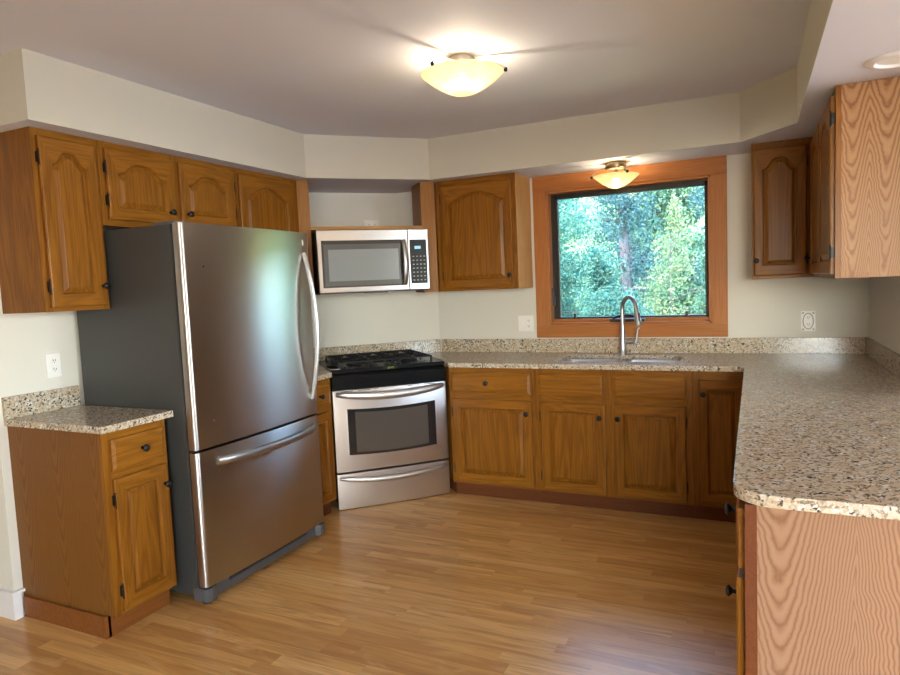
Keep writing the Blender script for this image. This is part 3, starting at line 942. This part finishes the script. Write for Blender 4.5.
# window wall, left of the window
cab = thing('wall_cabinet', 'oak wall cabinet with arched door between microwave and window', 'cabinet', (-2.050, 4.219, 0))
w = -1.452 + 2.050
X = lambda x: x + 2.050
b = MB(); b.prism([(0.012, 0.019), (-0.15, 0.19), (-0.15, 0.310), (w, 0.310), (w, 0.019)], ZU, HU); b.build('carcass', 'honey_oak', cab)
frame(cab, 0, w, ZU, HU, [(0.05, w - 0.04, ZU + 0.04, HU - 0.05)])
b = MB(); b.box(w, w + 0.003, 0.001, 0.310, ZU, HU); p = b.build('side_panel', 'window_lit_oak', cab)
add_door(cab, X(-2.010), X(-1.478), 1.402, 2.124, arch=(0.070, 'round'), kn=(X(-1.499), 1.481), hg='l')

# window wall, right of the window
cab = thing('wall_cabinet', 'oak wall cabinet with cathedral-arch door right of the window', 'cabinet', (-0.009, 4.219, 0))
w = 0.306 + 0.009
b = MB(); b.box(0, w, 0.019, 0.310, ZU, HU); b.build('carcass', 'honey_oak', cab)
frame(cab, 0, w, ZU, HU, [(0.04, w - 0.06, ZU + 0.04, HU - 0.05)])
add_door(cab, 0.010, 0.283, 1.403, 2.128, arch=(0.060, 'ogee'), kn=(0.014 + 0.010, 1.491), hg='r', stile=0.048)

# right wall uppers, facing -x (local x -> -y, local y -> +x)
cab = thing('wall_cabinet', 'wall cabinet showing a broad pale flame-grain oak end beside the ceiling downlight', 'cabinet', (0.306, 4.217, 0), R(-90))
w = 4.217 - 3.121
b = MB(); b.box(0, w - 0.004, 0.019, 0.312, ZU, HU); b.build('carcass', 'honey_oak', cab)
frame(cab, 0, w, ZU, HU, [(0.08, w / 2 - 0.01, ZU + 0.04, HU - 0.05), (w / 2 + 0.04, w - 0.04, ZU + 0.04, HU - 0.05)])
add_door(cab, 0.060, w / 2 + 0.008, 1.403, 2.130, arch=(0.065, 'ogee'), kn=(0.095, 1.491), hg='r')
add_door(cab, w / 2 + 0.034, w - 0.022, 1.403, 2.130, arch=(0.065, 'ogee'), hg='r')
b = MB(); b.box(0.020, 0.312, 0, 0.004, ZU, HU)
p = b.build('end_panel', 'pale_oak_flames', cab, (w, 0.0, 0), R(90))
p['label'] = 'pale flame-grain oak end panel'

# ------------------------------------------------------------------ refrigerator (local x -> +y, local y -> -x; front plane y = 0)
FRX, FRY = -2.266, 2.107
fr = thing('refrigerator', 'stainless steel bottom-freezer refrigerator with dark grey sides', 'refrigerator', (FRX, FRY, 0), R(90))
FW = 0.918
b = MB(); b.box(0.004, FW - 0.004, 0.075, 0.755, 0.035, 1.752, bev=0.006); b.build('body', 'fridge_side_grey', fr)
b = MB(); b.box(0.012, FW - 0.012, 0.055, 0.078, 0.05, 1.74); b.build('gasket', 'slot_black', fr)
def fdoor(z0, z1, name):
    """door with large-radius left and right edges and a slight bow"""
    pts = []
    r = 0.024
    n = 14
    pts.append((0.0, 0.058)); 
    for i in range(9):
        a = R(180 + 90 * i / 8); pts.append((r + r * math.cos(a), 0.016 + r + r * math.sin(a)))
    for i in range(1, n):
        u = i / n; x = r + (FW - 2 * r) * u
        pts.append((x, 0.016 - 0.016 * (1 - (2 * u - 1) ** 2)))
    for i in range(9):
        a = R(270 + 90 * i / 8); pts.append((FW - r + r * math.cos(a), 0.016 + r + r * math.sin(a)))
    pts.append((FW, 0.058))
    b = MB(); b.prism(pts, z0, z1, bev=0.003)
    for f in b.bm.faces:
        if abs(f.normal.z) < 0.5: f.smooth = True
    b.bm.normal_update()
    for f in b.bm.faces: f.smooth = abs(f.normal.z) < 0.3 and f.normal.y < 0.5
    return b.build(name, 'brushed_steel', fr)
up_ = fdoor(0.728, 1.755, 'refrigerator_door')
lo_ = fdoor(0.085, 0.716, 'freezer_drawer')
b = MB()
b.prism([(0.030, 0.012), (0.055, 0.012), (0.075, 0.036), (FW - 0.075, 0.036), (FW - 0.055, 0.012), (FW - 0.030, 0.012), (FW - 0.012, 0.018), (FW - 0.003, 0.034), (FW, 0.10), (0, 0.10), (0.003, 0.034), (0.012, 0.018)], 0.014, 0.076, bev=0.004)
kp = b.build('kick_grille', 'grey_plastic', fr)
b = MB(); b.box(0.16, FW - 0.16, 0.033, 0.036, 0.055, 0.068); b.build('vent_slot', 'slot_black', kp)
for x in (0.03, FW - 0.03):
    b = MB(); b.lathe([(0, 0), (.018, 0), (.018, .012), (0, .014)], 16, (x, 0.05, 0)); b.build('foot', 'slot_black', fr)
for x in (0.05, FW - 0.05):
    b = MB(); b.lathe([(0, 0), (.018, 0), (.018, .036), (0, .037)], 16, (x, 0.68, 0)); b.build('foot', 'slot_black', fr)
b = MB(); b.box(0.02, 0.11, 0.065, 0.20, 1.7522, 1.767, bev=0.004); b.build('hinge_cover', 'grey_plastic', fr)
# bowed bar handle at the right edge
pts = []; rr = []
for i in range(25):
    u = i / 24; z = 1.640 - (1.640 - 0.820) * u
    k = math.sin(PI * u)
    pts.append((FW - 0.066, 0.010 - 0.060 * k ** 0.8 - 0.001, z)); rr.append(0.014)
b = MB(); b.tube(pts, rr, 12, flat=(0.75, 1.0)); b.build('handle', 'handle_steel', up_)
pts = [(0.120 + 0.72 * i / 24, 0.006 - 0.068 * math.sin(PI * i / 24) ** 0.6, 0.655) for i in range(25)]
b = MB(); b.tube(pts, 0.021, 12, flat=(1.0, 0.6)); b.build('handle', 'handle_steel', lo_)
b = MB(); b.box(FW - 0.076, FW - 0.060, 0.0035, 0.008, 1.682, 1.712, bev=0.001); b.box(FW - 0.073, FW - 0.063, 0.0025, 0.006, 1.686, 1.692); b.box(FW - 0.073, FW - 0.063, 0.0025, 0.006, 1.696, 1.708)
b.build('badge', 'badge_silver', up_)
b = MB(); b.lathe([(0, 0), (.005, 0), (.004, .0025), (0, .003)], 12, (0.115, 0.0095, 1.560), 'y'); b.build('plug', 'slot_black', up_)
b = MB(); b.lathe([(0, 0), (.004, 0), (.003, .002), (0, .0025)], 12, (0.115, 0.0095, 0.845), 'y'); b.build('plug', 'badge_silver', up_)

# ------------------------------------------------------------------ range in the corner (local x = t, y towards corner, 45 deg)
T0, T1 = 0.667, 1.432
rg = thing('gas_range', 'slide-in stainless gas range with black cooktop set diagonally in the corner', 'stove', (*dt(-5.81, T0), 0), R(45))
RWD = T1 - T0
b = MB(); b.box(0.004, RWD - 0.004, 0.035, 0.62, 0.03, 0.872); b.build('body', 'black_enamel', rg)
for x in (0.05, RWD - 0.05):
    for y in (0.07, 0.58):
        b = MB(); b.lathe([(0, 0), (.02, 0), (.016, .031), (0, .032)], 14, (x, y, 0)); b.build('foot', 'slot_black', rg)
# oven door
def sheet(x0, x1, z0, z1, bow, y=0.0, t=0.035, hole=None):
    pass
def bowed_panel(x0, x1, z0, z1, y, t, bow, n=20, bev=0.004):
    pts = [(x0, y + t)] + [(x0 + (x1 - x0) * i / n, y - bow * (1 - (2 * i / n - 1) ** 2)) for i in range(n + 1)] + [(x1, y + t)]
    b = MB(); b.prism(pts, z0, z1, bev=bev)
    b.bm.normal_update()
    for f in b.bm.faces: f.smooth = abs(f.normal.z) < 0.3 and f.normal.y < 0.5
    return b
dr = bowed_panel(0.0, RWD, 0.250, 0.783, 0.0, 0.034, 0.010).build('oven_door', 'pale_steel', rg)
def winshape(x0, x1, za0, za1, sag_t, sag_b, y0, y1, n=16):
    # window outline whose top and bottom edges bow downwards
    top = [(x1 - (x1 - x0) * i / n, za1 - sag_t * (1 - (1 - 2 * i / n) ** 2)) for i in range(n + 1)]
    bot = [(x0 + (x1 - x0) * i / n, za0 - sag_b * (1 - (2 * i / n - 1) ** 2)) for i in range(n + 1)]
    b = MB(); b.prism(bot + top, y0, y1, axis='y'); return b
wd = winshape(0.085, RWD - 0.085, 0.362, 0.662, 0.012, 0.012, -0.0115, 0.004).build('window_surround', 'dark_glass', dr)
winshape(0.135, RWD - 0.140, 0.378, 0.640, 0.012, 0.012, -0.0125, -0.0105).build('oven_window', 'oven_glass', wd)
pts = []; rr = []
for i in range(29):
    u = i / 28
    k = math.sin(PI * u) ** 0.55
    pts.append((0.022 + (RWD - 0.044) * u, -0.002 - 0.058 * k, 0.760 - 0.022 * math.sin(PI * u))); rr.append(0.014 + 0.010 * k)
b = MB(); b.tube(pts, rr, 14, flat=(1.15, 0.8)); b.build('handle', 'range_handle_steel', dr)
for i in range(6):
    b = MB(); b.box(0.05 + i * 0.112, 0.13 + i * 0.112, -0.0095, 0.0, 0.7745, 0.7785); b.build('vent_slot', 'slot_black', dr)
# warming drawer
ww = bowed_panel(0.0, RWD, 0.006, 0.238, 0.0, 0.034, 0.010).build('warming_drawer', 'pale_steel', rg)
pts = []; rr = []
for i in range(29):
    u = i / 28; k = math.sin(PI * u) ** 0.55
    pts.append((0.022 + (RWD - 0.044) * u, -0.002 - 0.050 * k, 0.212 - 0.022 * math.sin(PI * u))); rr.append(0.011 + 0.008 * k)
b = MB(); b.tube(pts, rr, 14, flat=(1.1, 0.9)); b.build('handle', 'range_handle_steel', ww)
# black control fascia, leaning back, with knobs on its slope
b = MB()
b.prism([(0.0, 0.787), (0.0, 0.868), (0.012, 0.886), (0.040, 0.893), (0.06, 0.893), (0.06, 0.787)], 0.0, RWD, axis='x')
for f in b.bm.faces: pass
fa = b.build('control_panel', 'black_enamel', rg)
# cooktop with side flanges
b = MB()
b.box(0.0, RWD - 0.003, -0.004, 0.078, 0.8935, 0.920, bev=0.003)
b.box(-0.008, RWD + 0.008, 0.0785, 0.625, 0.9145, 0.921, bev=0.002)
ct = b.build('cooktop', 'black_enamel', rg)
b = MB(); b.box(-0.006, 0.055, 0.002, 0.20, 0.9215, 0.9265, bev=0.002); b.build('side_trim', 'pale_steel', ct)
b = MB(); b.box(RWD / 2 - 0.05, RWD / 2 + 0.05, -0.006, -0.0035, 0.897, 0.918, bev=0.001); dsp = b.build('clock', 'dark_glass', ct)
b = MB()
xx = RWD / 2 - 0.020
for ch in ('12', '47'):
    for c_ in ch:
        segs = {'1': 'bc', '2': 'abged', '4': 'fgbc', '7': 'abc'}[c_]
        S = {'a': (0, .008, .011, .012), 'g': (0, .008, .0055, .0065), 'd': (0, .008, 0, .001), 'b': (.007, .008, .006, .012), 'c': (.007, .008, 0, .006), 'f': (0, .001, .006, .012), 'e': (0, .001, 0, .006)}
        for s_ in segs:
            x0, x1, z0, z1 = S[s_]; b.box(xx + x0, xx + x1, -0.0070, -0.0061, 0.901 + z0, 0.901 + z1)
        xx += 0.0105
    xx += 0.004
b.build('digits', 'display_green', dsp)
# burners, caps and grates
for (x, y, r) in ((0.19, 0.20, 0.042), (0.19, 0.47, 0.036), (0.57, 0.20, 0.048), (0.57, 0.47, 0.036), (0.38, 0.34, 0.034)):
    b = MB(); b.lathe([(0, 0), (r + .012, 0), (r + .008, .008), (r, .010), (r, .020), (r - .006, .024), (0, .025)], 24, (x, y, 0.921)); b.build('burner', 'cast_iron', ct)
for gx0, gx1 in ((0.065, 0.285), (0.290, 0.470), (0.475, 0.700)):
    b = MB()
    zt = 0.952; h = 0.012; wd_ = 0.010
    y0, y1 = 0.09, 0.59
    def bar(xa, ya, xb, yb, za=zt, zb=zt): b.tube([(xa, ya, za), (xb, yb, zb)], 0.0062, 6)
    bar(gx0, y0, gx1, y0); bar(gx0, y1, gx1, y1); bar(gx0, y0, gx0, y1); bar(gx1, y0, gx1, y1)
    ym = (y0 + y1) / 2; bar(gx0, ym, gx1, ym)
    xc = (gx0 + gx1) / 2
    for yc in (0.20, 0.47):
        for k in range(4):
            a = PI / 4 + k * PI / 2
            bar(xc + 0.028 * math.cos(a), yc + 0.028 * math.sin(a), xc + (gx1 - gx0) * .62 * math.cos(a) * .78, yc + 0.115 * math.sin(a), zt + 0.004, zt)
        bar(gx0, yc, gx0 + 0.07, yc, zt, zt + 0.004); bar(gx1, yc, gx1 - 0.07, yc, zt, zt + 0.004)
    for px_ in (gx0, gx1):
        for py_ in (y0, ym, y1):
            b.tube([(px_, py_, 0.9212), (px_, py_, zt)], [0.009, 0.006], 6)
    b.build('grate', 'cast_iron', ct)

# ------------------------------------------------------------------ over-the-range microwave
mw = thing('microwave_oven', 'stainless over-the-range microwave mounted under the corner shelf', 'microwave', (*dt(-6.075, 0.652), 1.402), R(45))
MWW, MH = 0.764, 0.418
b = MB(); b.box(0.003, MWW - 0.003, 0.028, 0.440, 0.0, MH, bev=0.003); b.build('body', 'black_plastic', mw)
b = MB(); b.box(0.0, 0.617, 0.0, 0.03, 0.008, MH, bev=0.005); md = b.build('door', 'pale_steel', mw)
b = MB(); b.box(0.026, 0.600, -0.002, 0.003, 0.040, 0.350, bev=0.0015); sr = b.build('window_surround', 'dark_glass', md)
b = MB(); b.box(0.040, 0.560, -0.003, 0.0, 0.050, 0.325, bev=0.001); b.build('screen_border', 'microwave_surround', sr)
b = MB(); b.box(0.068, 0.545, -0.0045, -0.002, 0.082, 0.290, bev=0.001); b.build('viewing_window', 'microwave_screen', sr)
pts = [(0.585, 0.0 - 0.040 * math.sin(PI * i / 16) ** 0.6, 0.345 - 0.300 * i / 16) for i in range(17)]
b = MB(); b.tube(pts, 0.0125, 12, flat=(0.7, 1.3)); b.build('handle', 'handle_steel', md)
b = MB(); b.box(0.620, MWW, 0.0, 0.03, 0.008, MH, bev=0.005); mp_ = b.build('control_panel', 'pale_steel', mw)
b = MB(); b.box(0.628, 0.748, -0.002, 0.003, 0.048, 0.348, bev=0.0015); kb = b.build('key_panel', 'key_panel_black', mp_)
b = MB(); b.box(0.662, 0.706, -0.003, -0.0015, 0.284, 0.304); b.build('display', 'display_blue', kb)
for r_ in range(7):
    for c_ in range(4):
        x = 0.645 + c_ * 0.026; z = 0.068 + r_ * 0.027
        b = MB(); b.box(x, x + 0.012, -0.0028, -0.0015, z, z + 0.006)
        b.build('key', 'key_grey', kb)
b = MB()
# small brand mark at the middle of the upper door rail: an open swirl and a short line of letters
b.tube([(0.318 + 0.016 * math.cos(R(a)), -0.0008, 0.382 + 0.007 * math.sin(R(a))) for a in range(20, 340, 20)], 0.0016, 6)
for i, wl in enumerate((0.006, 0.004, 0.003, 0.004, 0.005)):
    b.box(0.339 + i * 0.0075, 0.339 + i * 0.0075 + wl, -0.0012, 0.0, 0.379, 0.386 if i % 2 else 0.388)
b.build('emblem', 'badge_silver', md)
b = MB(); b.box(0.30, 0.46, -0.0, 0.03, -0.004, 0.007); b.build('lip', 'black_plastic', mw)

# ------------------------------------------------------------------ lamps
def ceiling_lamp(name, label, loc, rb, hb, drop, canopy_r, canopy_h, arms, energy, bulb_mat, metal, base_mat):
    o = thing(name, label, 'ceiling light', loc)
    b = MB(); b.lathe([(0, -0.0005), (canopy_r * 0.98, -0.0005), (canopy_r, -0.004), (canopy_r, -canopy_h + .006), (canopy_r * 0.93, -canopy_h), (0, -canopy_h)], 36)
    b.build('canopy', base_mat, o)
    zr = -drop
    prof = []
    n = 16
    for i in range(n + 1):                       # rounded cone shaped bowl, slightly flared at the rim
        u = i / n
        r = rb * u
        z = zr - hb * (1 - u ** 1.75)
        prof.append((r, z))
    inner = [(max(r - 0.003, 0), z + 0.005) for r, z in prof][::-1]
    prof += [(rb + 0.001, zr + 0.003)]
    b = MB(); b.lathe(prof + inner, 56)
    b.build('bowl', 'alabaster_glass', o)
    for k, a in enumerate(arms):
        ca = CR.xy.normalized(); cb = Vector((-ca.y, ca.x))
        dv = ca * math.cos(R(a)) + cb * math.sin(R(a))
        P = lambda r, z: (dv.x * r, dv.y * r, z)
        c0, c1 = canopy_r * 0.7, rb + 0.008
        pts = [P(c0 + (c1 - c0) * u, -canopy_h * 0.75 + (zr + 0.012 + canopy_h * 0.75) * (u ** 3.0)) for u in [i / 14 for i in range(15)]]
        b = MB(); b.tube(pts, 0.0075, 8, flat=(0.6, 1.1)); ar = b.build('arm', metal, o)
        b = MB(); b.lathe([(0, -.010), (.007, -.008), (.0095, 0), (.007, .008), (0, .010)], 14, (*P(c1 + 0.004, 0)[:2], zr + 0.004)); b.build('finial', 'black_knob', ar)
    b = MB(); b.lathe([(0, -.034), (.018, -.030), (.028, -.012), (.022, .008), (.012, .020), (0, .021)], 16, (0, 0, zr - 0.034)); b.build('bulb', bulb_mat, o)
    b = MB(); b.lathe([(0, 0), (.012, 0), (.012, canopy_h * 0.0 + (drop - canopy_h)), (0, drop - canopy_h)], 12, (0, 0, zr)); b.build('socket', metal, o)
    l = lamp(name + '_light', 'POINT', (loc[0] + 0.0, loc[1], loc[2] + zr - 0.008), energy, WARM, shadow_soft_size=0.02)
    return o
ceiling_lamp('ceiling_light', 'large alabaster bowl ceiling light in the middle of the ceiling', (-1.185, 2.765, ZC), 0.184, 0.094, 0.074, 0.056, 0.036, (-8, -132, 112), LAMP_BIG, 'bulb_glow', 'satin_nickel', 'satin_nickel')
ceiling_lamp('ceiling_light', 'small bowl ceiling light under the soffit at the window top', (-0.800, 4.315, ZS), 0.143, 0.078, 0.085, 0.066, 0.042, (-78, 162, 42), LAMP_SMALL, 'bulb_glow_small', 'fixture_bronze', 'fixture_bronze')
dl = thing('downlight', 'round recessed downlight in the lowered ceiling at upper right', 'downlight', (0.474, 2.865, ZS))
b = MB(); b.lathe([(.074, -.0095), (.076, -.010), (.098, -.006), (.104, -.0005), (.074, -.0005)], 48); b.build('trim_ring', 'white_paint', dl)
b = MB(); b.lathe([(.0738, -.0095), (.066, -.0012), (0, -.0008)], 40); b.build('lens', 'white_plastic', dl)

# ------------------------------------------------------------------ outlets
def outlet(label, loc, rotz, w=0.072, h=0.116, gangs=1, ornate=False, flat=False):
    o = thing('wall_outlet', label, 'outlet', loc, rotz)
    b = MB()
    if flat: b.box(-h / 2, h / 2, -0.006, 0, -w / 2, w / 2, bev=0.003)
    else: b.box(-w / 2, w / 2, -0.006, 0, -h / 2, h / 2, bev=0.003)
    pl = b.build('plate', 'white_plastic', o)
    if ornate:
        b = MB(); b.tube([(0.028 * math.cos(R(a)), -0.006, 0.048 * math.sin(R(a))) for a in range(0, 361, 15)], 0.0032, 6)
        for sx in (-1, 1):
            for sz in (-1, 1): b.lathe([(0, 0), (.006, 0), (.004, .003), (0, .004)], 10, (sx * 0.028, -0.006, sz * 0.050), 'y')
        b.build('moulding', 'engraved_grey', pl)
    cs = [0.0] if gangs == 1 else [-0.024, 0.024]
    for gi, cx in enumerate(cs):
        if gangs == 2 and gi == 0:
            b = MB(); b.box(cx - 0.006, cx + 0.006, -0.012, -0.006, -0.012, 0.012, bev=0.002); b.build('switch', 'white_plastic', o); continue
        for s_ in (-1, 1):
            c = (cx, -0.006, s_ * 0.021) if not flat else (s_ * 0.021, -0.006, 0)
            b = MB(); b.lathe([(0, 0), (.0155, 0), (.0150, .0025), (0, .003)], 20, c, 'y'); rc = b.build('receptacle', 'white_plastic', o)
            b = MB()
            for dx in (-0.0055, 0.0055):
                b.box(c[0] + dx - 0.0012, c[0] + dx + 0.0012, -0.0098, -0.0085, c[2] - 0.002, c[2] + 0.0075)
            b.lathe([(0, 0), (.0022, 0), (0, .0008)], 8, (c[0], -0.009, c[2] - 0.007), 'y')
            b.build('slots', 'slot_black', rc)
    return o
outlet('white outlet on the wall above the small worktop', (L, 1.990, 1.126), R(90))
outlet('white two-gang plate left of the window', (-1.512, W, 1.124), 0, w=0.116, gangs=2)
outlet('ornate moulded white outlet right of the window', (0.302, W, 1.113), 0, w=0.078, h=0.124, ornate=True)
ox_ = dt(-7.07, 1.19)
outlet('sideways outlet in the recess above the microwave', (ox_[0], ox_[1], 1.922), R(45), flat=True)

# ------------------------------------------------------------------ outside the window
b = MB(); b.prism([(4.76, -0.55), (60, -0.55), (60, 12), (46, 9), (28, 1.5), (20, -0.2), (12, -0.45), (4.76, -0.45)], -45, 45, axis='x')
tag(b.build('ground', 'grass'), kind='structure')

def foliage(name, mat, clusters, leaf_size, seed, parent):
    rng = np.random.default_rng(seed)
    V, F = [], []
    base = 0
    allp = []
    for (cx, cy, cz, rx, ry, rz, n) in clusters:
        v = rng.normal(size=(n, 3)); v /= np.linalg.norm(v, axis=1)[:, None]
        v *= (rng.random(n) ** 0.45)[:, None]
        allp.append(v * np.array([rx, ry, rz]) + np.array([cx, cy, cz]))
    P = np.concatenate(allp)
    n = len(P)
    a = rng.normal(size=(n, 3)); a /= np.linalg.norm(a, axis=1)[:, None]
    c = rng.normal(size=(n, 3)); c -= (c * a).sum(1)[:, None] * a; c /= np.linalg.norm(c, axis=1)[:, None]
    s = leaf_size * (0.6 + 0.8 * rng.random(n))[:, None]
    nn = np.cross(a, c)
    q = np.stack([P - a * s, P + c * s * 0.45 + nn * s * 0.12, P + a * s, P - c * s * 0.45 + nn * s * 0.12], 1).reshape(-1, 3)
    me = bpy.data.meshes.new(name)
    me.vertices.add(4 * n); me.vertices.foreach_set('co', q.ravel())
    me.loops.add(4 * n); me.loops.foreach_set('vertex_index', np.arange(4 * n))
    me.polygons.add(n); me.polygons.foreach_set('loop_start', np.arange(0, 4 * n, 4))
    me.update(); me.validate()
    me.materials.append(M[mat])
    o = bpy.data.objects.new(name, me); o.parent = parent; col.objects.link(o)
    return o
def tree(label, x, y, h, mat, crown, nl, ls, seed, trunk=0.12, cat='tree', low=0.0, name='tree'):
    t = thing(name, label, cat, (x, y, -0.45))
    rnd = random.Random(seed)
    if trunk:
        b = MB(); b.tube([(0, 0, 0), (0.03, 0.02, h * 0.3), (-0.02, 0, h * 0.6), (0, 0, h * 0.93)], [trunk, trunk * 0.85, trunk * 0.6, trunk * 0.15], 10)
        for i in range(9):
            z = h * (0.2 + 0.08 * i); a = rnd.random() * 2 * PI; l_ = crown * 0.75
            b.tube([(0, 0, z), (math.cos(a) * l_ * .5, math.sin(a) * l_ * .5, z + .12), (math.cos(a) * l_, math.sin(a) * l_, z + .1)], [trunk * .28, trunk * .2, trunk * .08], 6)
        b.build('trunk', 'bark', t)
    cl = []
    k = 26
    for i in range(k):
        u = i / (k - 1)
        z = h * (low + (1 - low) * u) + rnd.uniform(-.2, .2)
        rr = crown * (1 - 0.6 * u) if name == 'conifer' else crown * math.sin(PI * min(0.15 + u * 0.8, 1)) 
        a = rnd.random() * 2 * PI; q = rr * rnd.uniform(0.2, 0.5)
        cl.append((math.cos(a) * q, math.sin(a) * q, z, rr * .55, rr * .55, h * 0.05 + .14, nl // k))
    foliage('foliage', mat, cl, ls, seed, t)
    return t
tree('tall hazy blue-green conifer with dark trunk in the window centre', -2.22, 12.6, 5.6, 'leaf_haze_blue', 1.2, 15000, 0.034, 1, 0.13, name='conifer')
tree('teal leafy tree filling the left of the window', -3.05, 9.7, 4.6, 'leaf_teal', 1.35, 80000, 0.025, 2, 0.05, low=0.02)
tree('low teal leafy bush outside the window, nearest to the sink', -1.65, 8.0, 1.9, 'leaf_teal', 0.85, 36000, 0.021, 3, 0.02, 'bush', name='bush')
tree('sparse bright yellow-green young tree right of the dark trunk outside', -1.12, 10.3, 2.9, 'leaf_yellow', 0.80, 4800, 0.026, 4, 0.025)
tree('hazy blue-green dense tree at the right edge of the window', 0.1, 13.2, 5.6, 'leaf_haze_blue', 1.45, 60000, 0.034, 5, 0.12)
tree('green bush at the lower right of the window', -0.45, 8.2, 1.9, 'leaf_green', 0.50, 14000, 0.022, 6, 0.02, 'bush', name='bush')
for i, (x, y, h, m, c) in enumerate(((-10.2, 18.5, 7, 'leaf_haze_blue', 2.1), (-5.8, 17.5, 6.5, 'leaf_teal', 2.1), (-1.9, 18.5, 6.5, 'leaf_green', 1.9), (2.4, 17.5, 6.5, 'leaf_green', 2.1),
                                      (-8.0, 24, 8.5, 'leaf_green', 2.2), (-3.9, 23.5, 8.5, 'leaf_haze_blue', 2.2), (0.4, 24, 8.5, 'leaf_teal', 2.2), (-6.2, 12.6, 8, 'leaf_haze_blue', 1.6), (3.4, 12.6, 8, 'leaf_teal', 1.6))):
    t_ = tree('dense leafy background tree closing the view outside the window', x, y, h, m, c, 30000, 0.055, 20 + i, 0.12, low=0.0)
    t_['group'] = 'background trees beyond the window'
